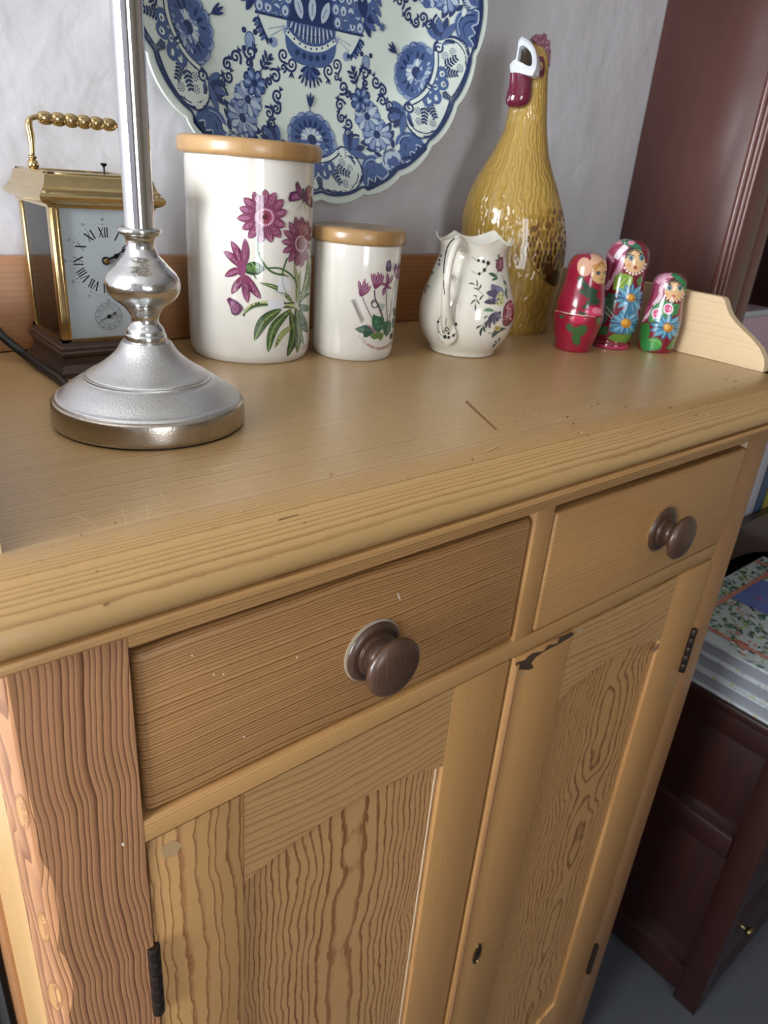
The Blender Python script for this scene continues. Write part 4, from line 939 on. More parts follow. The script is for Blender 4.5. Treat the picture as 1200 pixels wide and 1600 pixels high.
# ================================================================== nesting dolls
M_red = plain('red_lacquer', '#8c1430', 0.22, coat=0.6, var=0.15, vscale=60)
M_mar = plain('maroon_lacquer', '#77162a', 0.18, coat=0.7, var=0.1, vscale=60)
M_doll = print_mat('doll_paint', 0.22, 0.6)
def doll(c, prof_, mat, label, joint):
    d = thing('nesting_doll', W(c[0], c[1], TZ), label, 'doll', 'wooden nesting dolls')
    pr = smooth_prof(prof_, 4)
    lo = [q for q in pr if q[1] <= joint]; up = [q for q in pr if q[1] > joint]
    g1 = lathe(c, lo+[(lo[-1][0]-0.003, joint+0.0006)], 72); g2 = lathe(c, [(up[0][0]-0.003, joint+0.0012), (up[0][0], joint+0.002)]+up, 72)
    add('lower_half', g1, mat, d); add('upper_half', g2, mat, d)
    return d, (g1, g2)
d1, g1 = doll((1.7339, 0.5511), [(0.050, 0.0), (0.0565, 0.002), (0.0605, 0.02), (0.071, 0.06), (0.0785, 0.095), (0.0800, 0.117), (0.0770, 0.135), (0.0765, 0.150), (0.0715, 0.175), (0.0650, 0.200), (0.0612, 0.225), (0.0610, 0.248), (0.0580, 0.270), (0.0480, 0.288), (0.0300, 0.300), (0.002, 0.3045)], M_red, 'plain red wooden nesting doll with blonde fringe and green leaf sprigs', 0.119)
d2, g2 = doll((1.924, 0.5359), [(0.063, 0.0), (0.067, 0.003), (0.067, 0.016), (0.062, 0.024), (0.066, 0.04), (0.0735, 0.08), (0.0750, 0.12), (0.0735, 0.160), (0.0690, 0.205), (0.0675, 0.235), (0.0695, 0.265), (0.0690, 0.292), (0.0600, 0.320), (0.0420, 0.338), (0.022, 0.346), (0.002, 0.348)], M_mar, 'tallest nesting doll, pink and white headscarf and two blue daisies', 0.165)
d3, g3 = doll((2.032, 0.4275), [(0.050, 0.0), (0.0555, 0.002), (0.0570, 0.010), (0.0585, 0.03), (0.0625, 0.07), (0.0625, 0.105), (0.0590, 0.140), (0.0545, 0.168), (0.0535, 0.190), (0.0545, 0.210), (0.0510, 0.232), (0.0390, 0.248), (0.020, 0.256), (0.002, 0.2575)], M_mar, 'smallest nesting doll, green scarf, two pink buds and one blue daisy', 0.10)
DC = crop(5.217, 855, 360)
SK, HR = '#d8b083', '#2f2723'
# red doll
p = Paint(DC)
DG, DGL = '#22402a', '#35592f'
p.ell(305, 298, 60, 78, '#cf9f83', rot=-0.05); p.ell(430, 262, 80, 86, '#d0a084', rot=0.3)
p.poly([(350, 195), (400, 182), (450, 195), (490, 240), (502, 290), (440, 300), (370, 270)], '#d3a488')
p.ell(432, 355, 74, 82, '#cda36f'); p.poly([(358, 320), (372, 285), (420, 265), (440, 250), (470, 262), (500, 300), (498, 330), (455, 290), (420, 300), (395, 335), (365, 345)], '#b9823d'); p.stroke([(365, 335), (395, 310), (430, 270), (450, 255)], 10, '#8a5a24')
for x_ in (415, 478): p.ell(x_, 352, 15, 13, '#54666d'); p.stroke([(x_-20, 345), (x_, 335), (x_+20, 345)], 7, '#3a2c1e'); p.ell(x_, 354, 6, 7, '#1e1a18')
p.stroke([(430, 398), (445, 402), (455, 395)], 6, '#a5573a'); p.ell(445, 380, 5, 6, '#b3824f')
for q1, w_ in (([(265, 375), (285, 420), (335, 480)], 46), ([(265, 490), (300, 505), (345, 545)], 40), ([(345, 470), (370, 540), (405, 600)], 60), ([(300, 610), (318, 632)], 40), ([(335, 570), (345, 610)], 44), ([(395, 480), (380, 520)], 40), ([(260, 668), (310, 685)], 22)): p.stroke(q1, w_, DG)
p.ell(385, 662, 62, 40, '#c23a5c'); p.ell(400, 655, 34, 24, '#dc8398'); p.ell(250, 725, 60, 34, '#b8204a')
p.poly([(150, 770), (185, 755), (205, 785), (240, 790), (275, 770), (320, 775), (330, 805), (300, 850), (268, 870), (270, 920), (245, 938), (210, 920), (200, 870), (205, 835), (165, 815)], DGL)
p.poly([(90, 690), (140, 690), (138, 712), (110, 718)], DGL); p.poly([(395, 715), (435, 712), (430, 760), (400, 765)], DGL); p.poly([(60, 600), (85, 590), (85, 635), (62, 645)], '#4a4a26')
p.stroke([(65, 655), (160, 675), (260, 690), (390, 708)], 9, '#c9a793')
p.build('doll_painting', caster(*g1), M_doll, d1, 10.0/5.2, off=2e-4)
# tall doll
def pdaisy(p, cx, cy, rx_, ry_, cr, n=13, cols=('#3d7897', '#2c6083', '#5b96b0')):
    for i in range(n):
        a = 2*pi*i/n; tx, ty = cx+rx_*cos(a), cy+ry_*sin(a)
        p.leaf((cx, cy), (tx, ty), cr*1.05, cols[i % 3]); p.stroke([(cx+(tx-cx)*0.4, cy+(ty-cy)*0.4), (cx+(tx-cx)*0.85, cy+(ty-cy)*0.85)], cr*0.16, '#8fbccb', sm=False)
    p.ell(cx, cy, cr, cr*0.92, '#b5781f'); p.ell(cx-cr*0.2, cy-cr*0.15, cr*0.6, cr*0.6, '#d9a441')
p = Paint(DC)
p.poly([(430, 170), (460, 115), (520, 85), (600, 90), (660, 120), (640, 190), (625, 250), (620, 300), (560, 390), (500, 470), (465, 500), (468, 420), (500, 330), (500, 260), (480, 210)], '#a24a68')
for q1, w_, c_ in (([(520, 90), (470, 140), (450, 180)], 40, '#8c3350'), ([(650, 125), (600, 170), (560, 230)], 46, '#e9dfe4'), ([(620, 200), (590, 300), (530, 400), (480, 480)], 36, '#dba9bd'), ([(600, 110), (540, 150), (520, 210)], 30, '#9c3d5c'), ([(560, 250), (530, 330), (510, 400)], 26, '#7e2b45'), ([(470, 170), (520, 220), (540, 260)], 26, '#c98aa2')): p.stroke(q1, w_, c_)
p.poly([(480, 105), (540, 78), (620, 65), (700, 80), (760, 130), (785, 200), (770, 190), (720, 150), (660, 130), (600, 100), (540, 100)], '#2f6b4c')
p.ell(580, 97, 34, 18, '#d98ba0'); p.ell(685, 102, 30, 18, '#d98ba0'); p.stroke([(625, 75), (635, 110)], 12, '#c9d8cc', sm=False)
p.ell(712, 250, 84, 98, SK)
p.poly([(640, 200), (655, 160), (690, 135), (735, 150), (785, 200), (770, 205), (715, 165), (690, 175), (655, 215), (630, 245)], HR)
for x_ in (683, 770): p.ell(x_, 225, 21, 25, '#6f9298'); p.ell(x_, 225, 10, 14, '#22343a'); p.stroke([(x_-26, 210), (x_, 196), (x_+26, 212)], 6, HR)
p.ell(718, 302, 16, 14, '#a5372f'); p.ell(665, 282, 20, 14, '#d19a70'); p.stroke([(722, 245), (728, 270)], 5, '#b98b5d', sm=False)
for i in range(9): a = 0.25+2.35*i/8; p.ell(712+92*cos(a), 250+108*sin(a), 11, 11, '#e8d6cf', n=8)
p.poly([(535, 480), (550, 380), (590, 345), (650, 355), (700, 380), (690, 440), (630, 480), (580, 495)], '#7c9e3a')
for k in range(5): p.stroke([(560+10*k, 470), (590+22*k, 380+6*k)], 9, ['#a5bb4a', '#5d8434'][k % 2], sm=False)
p.leaf((740, 450), (765, 370), 40, '#4c7d3d')
p.poly([(470, 560), (500, 510), (560, 520), (560, 600), (500, 700), (460, 780), (440, 700)], '#3d5e4a'); p.stroke([(480, 620), (540, 690)], 10, '#9fb3a4', sm=False); p.stroke([(470, 660), (530, 720)], 8, '#b7a2a8', sm=False); p.leaf((520, 600), (500, 505), 36, '#2e5a3a')
p.poly([(420, 850), (440, 780), (490, 780), (490, 850)], '#3b6b3a')
p.poly([(490, 880), (540, 840), (620, 850), (690, 820), (685, 890), (640, 915), (560, 910)], '#5f8535')
p.poly([(600, 650), (740, 600), (735, 760), (690, 840), (580, 840), (500, 820)], '#3a7590')
pdaisy(p, 640, 755, 140, 95, 42); pdaisy(p, 682, 550, 140, 120, 38)
p.stroke([(400, 935), (500, 960), (600, 965), (660, 945)], 34, '#b23357')
p.build('doll_painting', caster(*g2), M_doll, d2, 10.0/5.2, off=2e-4)
# small doll
p = Paint(DC)
p.poly([(800, 740), (790, 620), (835, 500), (850, 440), (890, 380), (960, 345), (1030, 350), (1000, 400), (960, 470), (940, 550), (900, 600), (840, 690), (800, 750)], '#9c4a66')
for q1, w_, c_ in (([(1020, 365), (940, 385), (900, 430)], 40, '#d9a6bb'), ([(960, 400), (930, 480), (920, 540), (870, 610)], 34, '#e3cdd6'), ([(870, 430), (850, 520), (820, 620)], 34, '#75243f'), ([(890, 600), (820, 690), (760, 750)], 24, '#d2b5bd')): p.stroke(q1, w_, c_)
p.poly([(1000, 360), (1040, 348), (1090, 375), (1130, 430), (1138, 490), (1118, 500), (1090, 440), (1050, 400)], '#2f7d4a')
p.ell(1035, 492, 78, 82, SK)
p.poly([(975, 455), (990, 420), (1020, 395), (1070, 410), (1110, 450), (1105, 462), (1050, 425), (1020, 430), (985, 470), (960, 500)], HR)
for x_ in (998, 1082): p.ell(x_, 470, 19, 22, '#6f9298'); p.ell(x_, 470, 10, 13, '#22343a'); p.stroke([(x_-22, 455), (x_, 442), (x_+22, 456)], 6, HR)
p.ell(1028, 538, 16, 14, '#b5442f'); p.ell(975, 520, 16, 12, '#dba274'); p.ell(1075, 530, 16, 12, '#dba274')
for i in range(8): a = 0.35+2.3*i/7; p.ell(1035+84*cos(a), 492+88*sin(a), 8, 8, '#e8d6cf', n=8)
p.poly([(820, 740), (860, 620), (950, 560), (1040, 600), (1080, 600), (1060, 680), (950, 740), (860, 760)], '#3c7e4c')
for k in range(7): p.stroke([(850+12*k, 740-6*k), (900+26*k, 620-4*k)], 8, ['#6aa06a', '#b7cfa9', '#2c6a3c'][k % 3], sm=False)
for x_, y_ in ((893, 680), (987, 640)): p.ell(x_, y_, 42, 46, '#e6d3d8'); p.ell(x_, y_-2, 30, 34, '#c6246f')
p.poly([(742, 850), (770, 760), (830, 750), (840, 830), (820, 900), (760, 910)], '#2f7034'); p.poly([(760, 900), (820, 880), (850, 980), (800, 985), (765, 960)], '#2b7a3a')
pdaisy(p, 985, 790, 150, 105, 42)
p.ell(872, 925, 64, 56, '#2f8044'); p.ell(885, 922, 46, 44, '#4f9a4c'); p.stroke([(830, 890), (900, 900), (925, 930)], 8, '#8fb95a'); p.poly([(970, 960), (1040, 860), (1062, 850), (1040, 930), (1000, 972)], '#4a7c3c')
p.build('doll_painting', caster(*g3), M_doll, d3, 10.0/5.2, off=2e-4)

# ================================================================== blue and white charger on the wall
PCX, PCZ, PR = 1.05, 1.182, 0.609
M_plate = plain('plate_glaze', '#ced8d0', 0.12, coat=0.7, var=0.03, vscale=30)
pprof = [(0.0, 1.128), (0.30, 1.129), (0.60, 1.1275), (0.68, 1.122), (0.76, 1.105), (0.86, 1.078), (0.94, 1.058), (0.985, 1.048), (0.998, 1.0465), (1.003, 1.050), (1.0, 1.056), (0.9, 1.085), (0.76, 1.120), (0.66, 1.140), (0.62, 1.1495), (0.56, 1.1495), (0.54, 1.142), (0.0, 1.142)]
def lobe(rho, th):
    k = max(0.0, min(1.0, (rho-0.80)/0.2))
    return rho*(1 + k*0.011*(abs(sin(12*th))**0.7*2-1.2))
def plate_pt(rho, th, y): r_ = lobe(rho, th)*PR; return W(PCX+r_*cos(th), y, PCZ+r_*sin(th))
charger = thing('wall_charger', W(PCX, 1.15, PCZ-PR), 'large blue and white delft charger hanging on the plaster wall', 'plate')
NS = 288
add('dish', loft([[plate_pt(max(r_, 1e-4), 2*pi*j/NS, y_) for j in range(NS)] for r_, y_ in pprof]), M_plate, charger)
fp = pprof[:9]
def pmap(q):
    rho = sqrt(q[0]**2+q[1]**2); th = atan2(q[1], q[0])
    if rho > 0.992: return None
    for (r0, y0), (r1, y1) in zip(fp[:-1], fp[1:]):
        if r0 <= rho <= r1:
            y = y0+(y1-y0)*(rho-r0)/(r1-r0); sl = (y1-y0)/(r1-r0); break
    n = Vector((sl*cos(th), -1, sl*sin(th))).normalized()
    return plate_pt(rho, th, y), n
B1, B2, B3, B4, GDN = '#24355f', '#475d8b', '#8496b6', '#aebdcb', '#ced8d0'
def pbase(p, th):
    ct, st = cos(th), sin(th)
    p.xf = lambda s_, t_: (s_*ct - t_*st, s_*st + t_*ct)
def sprigs(p, p0, p1, n, lw, c_, ll=0.03):
    dx, dy = p1[0]-p0[0], p1[1]-p0[1]; L = sqrt(dx*dx+dy*dy); ux, uy = dx/L, dy/L
    p.stroke([p0, p1], lw*0.35, c_, sm=False)
    for i in range(n):
        t = (i+0.6)/n; b = (p0[0]+dx*t, p0[1]+dy*t); l_ = ll*(1-0.45*t)
        for s_ in (-1, 1): p.leaf(b, (b[0]+ux*l_*0.65-s_*uy*l_, b[1]+uy*l_*0.65+s_*ux*l_), lw, c_, 0.0)
def cartouche(p):
    half = [(0.945, 0.0), (0.945, 0.10), (0.935, 0.19), (0.915, 0.235), (0.87, 0.262), (0.81, 0.255), (0.765, 0.215), (0.748, 0.17), (0.765, 0.14), (0.79, 0.125), (0.80, 0.06), (0.80, 0.0)]
    lp = half + [(a, -b) for a, b in half[-2:0:-1]]
    lp = smooth_prof(lp+[lp[0]], 3)[:-1]
    # scalloped flower head
    fc = 0.728
    for i in range(11):
        a = radians(58+244*i/10); p.ell(fc+0.088*cos(a), 0.108*sin(a), 0.036, 0.036, B2, n=14)
    p.ell(fc, 0, 0.095, 0.115, B2, n=30)
    for i in range(11):
        a = radians(58+244*i/10); p.ell(fc+0.102*cos(a), 0.124*sin(a), 0.020, 0.020, B3, n=12); p.ell(fc+0.090*cos(a), 0.112*sin(a), 0.022, 0.022, B2, n=12)
    for i in range(11):
        a = radians(72+216*i/10); p.leaf((fc+0.050*cos(a), 0.056*sin(a)), (fc+0.090*cos(a), 0.104*sin(a)), 0.017, B1)
    p.ell(fc+0.004, 0, 0.055, 0.064, B3, n=24)
    for i in range(16):
        a = 2*pi*i/16; p.leaf((fc+0.02*cos(a), 0.022*sin(a)), (fc+0.056*cos(a), 0.066*sin(a)), 0.013, [B4, GDN][i % 2])
    p.poly([(fc+0.004, -0.062), (fc, 0.062), (0.785, 0.105), (0.812, 0.05), (0.818, 0), (0.812, -0.05), (0.785, -0.105)], B2)
    for i in range(9):
        a = radians(-60+120*i/8); p.leaf((fc+0.022*cos(a), 0.026*sin(a)), (fc+0.082*cos(a), 0.098*sin(a)), 0.018, [B4, B3][i % 2])
    p.ell(fc, 0, 0.023, 0.027, B1); p.ring(fc, 0, 0.010, 0.0135, B3, n=14)
    p.poly(lp, GDN)
    p.stroke(lp+[lp[0]], 0.0135, B1, sm=False)
    for k in (1, -1):
        p.spiral(0.772, k*0.165, 0.028, B1, 0.011, a0=0.5*k, turns=1.4, d=k)
        p.stroke([(0.80, k*0.235), (0.85, k*0.243), (0.90, k*0.225), (0.928, k*0.18)], 0.006, B1)
        p.leaf((0.775, k*0.20), (0.83, k*0.235), 0.02, B1, 0.1*k); p.leaf((0.765, k*0.19), (0.81, k*0.225), 0.014, B2, -0.1*k)
        for a, b in ((0.84, 0.195), (0.905, 0.155), (0.815, 0.155)):
            for i in range(9): an = 2*pi*i/9; p.ell(a+0.0155*cos(an), k*b+0.0155*sin(an), 0.0036, 0.0036, B1, n=6)
            p.ring(a, k*b, 0.005, 0.0085, B2, n=10)
        sprigs(p, (0.845, k*0.085), (0.905, k*0.125), 5, 0.011, B1, 0.026); sprigs(p, (0.835, k*0.11), (0.868, k*0.185), 5, 0.011, B1, 0.026)
        p.ell(0.92, k*0.20, 0.003, 0.003, B1, n=6); p.ell(0.925, k*0.192, 0.003, 0.003, B1, n=6); p.ell(0.916, k*0.192, 0.003, 0.003, B1, n=6)
    sprigs(p, (0.885, 0.0), (0.935, 0.0), 4, 0.010, B1, 0.022)
    for a, b in ((0.838, -0.075), (0.842, 0.0), (0.838, 0.075), (0.868, -0.038), (0.868, 0.038)):
        p.ell(a, b, 0.031, 0.034, B2, n=14); p.ell(a+0.004, b, 0.013, 0.015, GDN, n=10); p.ell(a+0.006, b, 0.005, 0.007, B1, n=8)
    p.stroke([(0.768, -0.145), (0.802, -0.085), (0.818, 0.0), (0.802, 0.085), (0.768, 0.145)], 0.026, B1); p.stroke([(0.768, -0.143), (0.802, -0.083), (0.818, 0.0), (0.802, 0.083), (0.768, 0.143)], 0.016, GDN)
    for k in (-1, 0, 1): p.leaf((0.590, 0.0), (0.535-0.010*(k == 0), 0.020*k), 0.014, B1)
    p.stroke([(0.61, 0), (0.58, 0)], 0.005, B1, sm=False)
    for k in (1, -1):
        for i in range(5):
            a = radians(70+30*i); p.leaf((0.765, k*0.205), (0.765-0.10*sin(a)*0.9, k*(0.225-0.085*cos(a))), 0.034, [B2, B1][i % 2])
def bouquet(p):
    # blue ground towards the rim with feathers and a shell
    p.poly([(0.955, -0.22), (0.962, -0.1), (0.965, 0), (0.962, 0.1), (0.955, 0.22), (0.93, 0.235), (0.905, 0.15), (0.925, 0.05), (0.93, 0), (0.925, -0.05), (0.905, -0.15), (0.93, -0.235)], B1)
    for k in (1, -1):
        f_ = smooth_prof([(0.945, k*0.055), (0.885, k*0.050), (0.838, k*0.080), (0.825, k*0.130), (0.845, k*0.180), (0.885, k*0.212), (0.925, k*0.222), (0.93, k*0.200), (0.905, k*0.175), (0.935, k*0.155), (0.915, k*0.125), (0.945, k*0.105), (0.945, k*0.055)], 3)
        p.poly(f_[:-1], B2); p.stroke(f_, 0.007, B4, sm=False)
        for q1 in ([(0.93, k*0.075), (0.875, k*0.085), (0.85, k*0.125), (0.865, k*0.175)], [(0.93, k*0.10), (0.89, k*0.11), (0.872, k*0.14), (0.89, k*0.185)]): p.stroke(q1, 0.010, B1, w2=0.004)
        p.stroke([(0.905, k*0.065), (0.862, k*0.085), (0.843, k*0.125), (0.858, k*0.170)], 0.007, B3)
        for i in range(3): p.spiral(0.935, k*(0.165+0.028*i), 0.011, B1, 0.005, turns=1.1, d=k)
        for a, b, r_ in ((0.515, 0.075, 0.026), (0.575, 0.125, 0.024), (0.625, 0.145, 0.020), (0.665, 0.120, 0.022), (0.70, 0.150, 0.020), (0.745, 0.130, 0.024), (0.785, 0.175, 0.026), (0.555, 0.060, 0.016)):
            p.spiral(a, k*b, r_*1.12, B1, 0.0115, a0=a*40, turns=1.35, d=k, tail=0.022)
            for j in range(3): p.leaf((a-r_, k*b), (a-r_-0.020, k*(b+0.012*(j-1))), 0.007, B1)
        p.leaf((0.80, k*0.03), (0.765, k*0.11), 0.036, B1); p.leaf((0.83, k*0.04), (0.80, k*0.10), 0.026, B1)
    p.ell(0.90, 0, 0.046, 0.062, B4, n=22); p.ring(0.90, 0, 0.040, 0.046, B1, n=24, k=1.32)
    for i in range(12):
        a = radians(95+170*i/11); p.ell(0.90+0.036*cos(a), 0.046*sin(a), 0.005, 0.005, B1, n=6)
    p.poly([(0.945, -0.04), (0.905, -0.035), (0.89, -0.015), (0.905, 0), (0.89, 0.015), (0.905, 0.035), (0.945, 0.04)], B2); p.leaf((0.945, 0), (0.90, 0), 0.02, B1)
    for i in range(7):
        a = radians(110+140*i/6); p.leaf((0.895+0.045*cos(a), 0.055*sin(a)), (0.895+0.092*cos(a), 0.095*sin(a)), 0.022, [GDN, B1][i % 2])
    for s_, r_, n_, c0, c1 in ((0.775, 0.078, 12, B3, B4), (0.685, 0.072, 11, B3, B4), (0.605, 0.058, 8, B2, B2)):
        for i in range(n_):
            a = 2*pi*i/n_; p.ell(s_+r_*0.66*cos(a), r_*0.8*sin(a), r_*0.34, r_*0.30, B2 if c0 == B3 else B1, n=12)
        for i in range(n_):
            a = 2*pi*i/n_; p.leaf((s_+r_*0.12*cos(a), r_*0.12*sin(a)), (s_+r_*0.95*cos(a), r_*1.1*sin(a)), r_*0.42, [c0, c1][i % 2]); 
        for i in range(n_):
            a = 2*pi*(i+0.5)/n_; p.stroke([(s_+r_*0.3*cos(a), r_*0.34*sin(a)), (s_+r_*0.75*cos(a), r_*0.9*sin(a))], 0.004, B1, sm=False)
        p.ell(s_, 0, r_*0.25, r_*0.27, B1, n=14)
    for i in range(6): a = 2*pi*i/6; p.leaf((0.605+0.02*cos(a), 0.02*sin(a)), (0.605+0.05*cos(a), 0.055*sin(a)), 0.018, B3)
    p.stroke([(0.56, 0.0), (0.47, 0.012)], 0.006, B1, sm=False)
    for i in range(3):
        for k in (-1, 1): p.leaf((0.53-0.022*i, 0.004), (0.505-0.022*i, 0.005+k*0.028), 0.014, B1)
    p.leaf((0.48, 0.01), (0.45, 0.014), 0.014, B1)
for fn_, nm, a0 in ((bouquet, 'spray_painting', 0), (cartouche, 'cartouche_painting', pi/6)):
    for k in range(6):
        p = Paint(); pbase(p, a0+k*pi/3); fn_(p)
        p.build(nm, pmap, M_print, charger, 0.05, off=1.6e-4 + (0 if fn_ is bouquet else 9e-4), step=3e-6)
p = Paint(); p.ring(0, 0, 0.957, 0.969, B1, n=144)
p.build('rim_line', pmap, M_print, charger, 0.06, off=1.5e-3, step=0)
# the vase and its bouquet in the middle
p = Paint()
for k in (1, -1):
    X = lambda u: k*u
    p.spiral(k*0.105, -0.425, 0.030, B1, 0.010, a0=1.0, turns=1.5, d=k, tail=0.03); p.spiral(k*0.150, -0.395, 0.027, B1, 0.010, a0=2.0, turns=1.4, d=-k, tail=0.03); p.spiral(k*0.150, -0.445, 0.018, B1, 0.009, a0=0.3, turns=1.3, d=k)
    for j in range(3): p.leaf((k*0.105, -0.455), (k*(0.09+0.015*j), -0.482), 0.007, B1)
    p.ell(k*0.325, -0.362, 0.022, 0.030, B3, rot=0.2); p.ring(k*0.325, -0.362, 0.022, 0.026, B2, n=16, k=1.3)
    for a, b in ((-0.028, 0.034), (0.028, 0.034), (-0.028, -0.034), (0.028, -0.034)): p.ell(k*0.325+a, -0.362+b, 0.012, 0.012, B1, n=10)
    p.stroke([(k*0.285, -0.262), (k*0.25, -0.32), (k*0.225, -0.352)], 0.006, B1)
    for j in range(6):
        t = j/6; bx, by = 0.285-0.05*t, -0.27-0.075*t
        p.leaf((k*bx, by), (k*(bx+0.026), by-0.022), 0.014, [B1, B2][j % 2]); p.leaf((k*bx, by), (k*(bx-0.012), by-0.034), 0.012, B1)
    p.ell(k*0.205, -0.352, 0.022, 0.020, B3); p.ell(k*0.218, -0.349, 0.011, 0.011, B1)
    p.stroke([(k*0.14, -0.285), (k*0.22, -0.330)], 0.003, B3, sm=False); p.stroke([(k*0.14, -0.280), (k*0.23, -0.305)], 0.003, B3, sm=False)
    p.poly([(k*0.115, -0.275), (k*0.150, -0.29), (k*0.160, -0.272), (k*0.150, -0.31), (k*0.125, -0.315)], B3)
vs = smooth_prof([(-0.135, -0.285), (-0.142, -0.325), (-0.128, -0.375), (-0.09, -0.408), (-0.04, -0.420), (0.04, -0.420), (0.09, -0.408), (0.128, -0.375), (0.142, -0.325), (0.135, -0.285)], 3)
p.poly([(0.0, -0.255), (0.135, -0.255)] + vs[::-1] + [(-0.135, -0.255)], B2)
p.stroke([(-0.136, -0.300), (-0.07, -0.338), (0, -0.350), (0.07, -0.338), (0.136, -0.300)], 0.022, GDN)
for i in range(9): t = -1+2*i/8; p.ell(0.125*t, -0.349+0.046*t*t, 0.0055, 0.0055, B1, n=8)
for i in range(11):
    t = -1+2*i/10; p.leaf((0.105*t, -0.258), (0.118*t, -0.338+0.045*t*t), 0.022, B1); p.leaf((0.105*t, -0.258), (0.117*t, -0.332+0.045*t*t), 0.010, B4)
for i in range(5): t = -1+2*i/4; p.ell(0.075*t, -0.385+0.012*t*t, 0.013, 0.013, B1, n=10)
for i in range(7):
    a = radians(200+140*i/6); p.leaf((0, -0.425), (0.06*cos(a), -0.425+0.062*sin(a)), 0.026, [B1, B2][i % 2])
for i in range(7): a = radians(205+130*i/6); p.leaf((0.05*cos(a), -0.445+0.03*sin(a)), (0.075*cos(a), -0.455+0.055*sin(a)), 0.012, B1)
p.stroke([(-0.30, -0.252), (0.30, -0.252)], 0.012, B1, sm=False)
p.poly([(-0.13, -0.246), (-0.16, -0.10), (-0.10, 0.05), (0.10, 0.05), (0.16, -0.10), (0.13, -0.246)], B1)
for x_, y_, L_ in ((-0.07, -0.24, 0.085), (0.0, -0.24, 0.095), (0.07, -0.24, 0.085)): p.leaf((x_*0.8, y_), (x_*1.3, y_+L_), 0.042, B4); p.stroke([(x_*0.85, y_+0.02), (x_*1.15, y_+L_*0.7)], 0.004, B2, sm=False)
for row in range(3):
    for k in (1, -1):
        for i in range(4):
            x_, y_ = k*(0.145+0.044*i-0.014*row), -0.222+0.050*row
            p.ell(x_, y_, 0.026, 0.030, B2, n=14); p.ell(x_, y_-0.002, 0.017, 0.020, B4, n=12); p.ell(x_, y_-0.006, 0.005, 0.008, B1, n=8)
for k in (1, -1):
    for i in range(7): a = radians(-60+30*i); p.leaf((k*0.30, -0.18), (k*(0.30+0.085*cos(a)), -0.18+0.085*sin(a)), 0.034, [B1, B2, B1][i % 3])
    for i in range(4): p.leaf((k*0.33, -0.14+0.05*i), (k*0.40, -0.20+0.04*i), 0.03, B2)
for fx, fy, fr in ((0, 0.02, 0.12), (-0.2, 0.0, 0.10), (0.2, 0.0, 0.10), (-0.12, 0.2, 0.11), (0.12, 0.2, 0.11), (0, 0.36, 0.09), (-0.26, 0.18, 0.08), (0.26, 0.18, 0.08)):
    for i in range(12): a = 2*pi*i/12; p.leaf((fx, fy), (fx+fr*cos(a), fy+fr*sin(a)), fr*0.42, [B2, B3, B1][i % 3])
    p.ell(fx, fy, fr*0.28, fr*0.28, B1); p.ell(fx, fy, fr*0.15, fr*0.15, B4)
for i in range(10): a = radians(20+140*i/9); p.leaf((0.3*cos(a), 0.1+0.3*sin(a)), (0.44*cos(a), 0.1+0.42*sin(a)), 0.045, [B1, B2][i % 2])
p.ell(0.315, -0.205+0.02, 0.004, 0.004, B2)
for i in range(8): a = 2*pi*i/8; p.leaf((0.41, -0.20), (0.41+0.022*cos(a), -0.20+0.022*sin(a)), 0.007, B2)
p.build('vase_painting', pmap, M_print, charger, 0.06, off=1.6e-4, step=3e-6)

# ================================================================== dark bureau and bookcase to the right
def mahog(name, c1, c2, c3, grain='z', rough=0.30, off=0.0):
    t = NT(name); x, y, z = t.xyz(t.obj())
    g, a, d = (z, x, y) if grain == 'z' else (y, z, x)
    n1 = t.noise(t.vec(t.math('MULTIPLY', g, 2.5), t.math('MULTIPLY', a, 40), t.math('MULTIPLY_ADD', d, 40, off)), 1.0, 4, 0.6)
    n2 = t.noise(t.vec(t.math('MULTIPLY', g, 14), t.math('MULTIPLY', a, 500), t.math('MULTIPLY', d, 500)), 1.0, 2, 0.6)
    n3 = t.noise(t.vec(t.math('MULTIPLY', g, 2.0), t.math('MULTIPLY', a, 3), t.math('MULTIPLY', d, 3)), 1.0, 2, 0.5)
    col = t.mix(t.ramp(n1, [(0.3, 0.0), (0.7, 1.0)]), lin(c1), lin(c2))
    col = t.mix(t.math('MULTIPLY', n2, 0.4), col, lin(c3)); col = t.mix(t.math('MULTIPLY', n3, 0.35), col, lin(c3))
    t.set(col=col, rough=rough, coat=0.3, coat_rough=0.18); t.bump(n2, 0.12, 0.0004); return t.m
M_mah = mahog('mahogany_side', '#53302a', '#663c33', '#382321')
M_mah2 = mahog('mahogany_mould', '#643c33', '#7a473b', '#402826', rough=0.25, off=4)
M_mahd = mahog('mahogany_bureau', '#2c1512', '#391a15', '#190c0a', rough=0.35, off=9)
BXL, BXR = 2.78, 4.75
DTZ = -1.45
bur = thing('bureau', W((BXL+BXR)/2, 0.43, FL), 'dark mahogany bureau with framed side panels under the stacked books', 'desk')
def slab(x0, x1, y0, y1, z0, z1, b=0.004): return box(x0, x1, y0, y1, z0, z1, b)
add('top', slab(BXL-0.02, BXR+0.02, -0.31, 1.148, DTZ-0.045, DTZ, 0.008), M_mahd, bur)
zt_ = DTZ-0.045
add('front_stile', slab(BXL, BXL+0.10, -0.295, -0.165, FL+0.001, zt_), M_mahd, bur)
add('back_stile', slab(BXL, BXL+0.10, 1.0, 1.14, FL+0.001, zt_), M_mahd, bur)
add('front_stile', slab(BXR-0.10, BXR, -0.295, -0.165, FL+0.001, zt_), M_mahd, bur)
add('back_stile', slab(BXR-0.10, BXR, 1.0, 1.14, FL+0.001, zt_), M_mahd, bur)
add('side_rail', slab(BXL+0.005, BXL+0.09, -0.165, 1.0, -1.625, zt_), M_mahd, bur)
add('side_rail', slab(BXL-0.004, BXL+0.09, -0.165, 1.0, -2.283, -2.134, 0.02), M_mahd, bur)
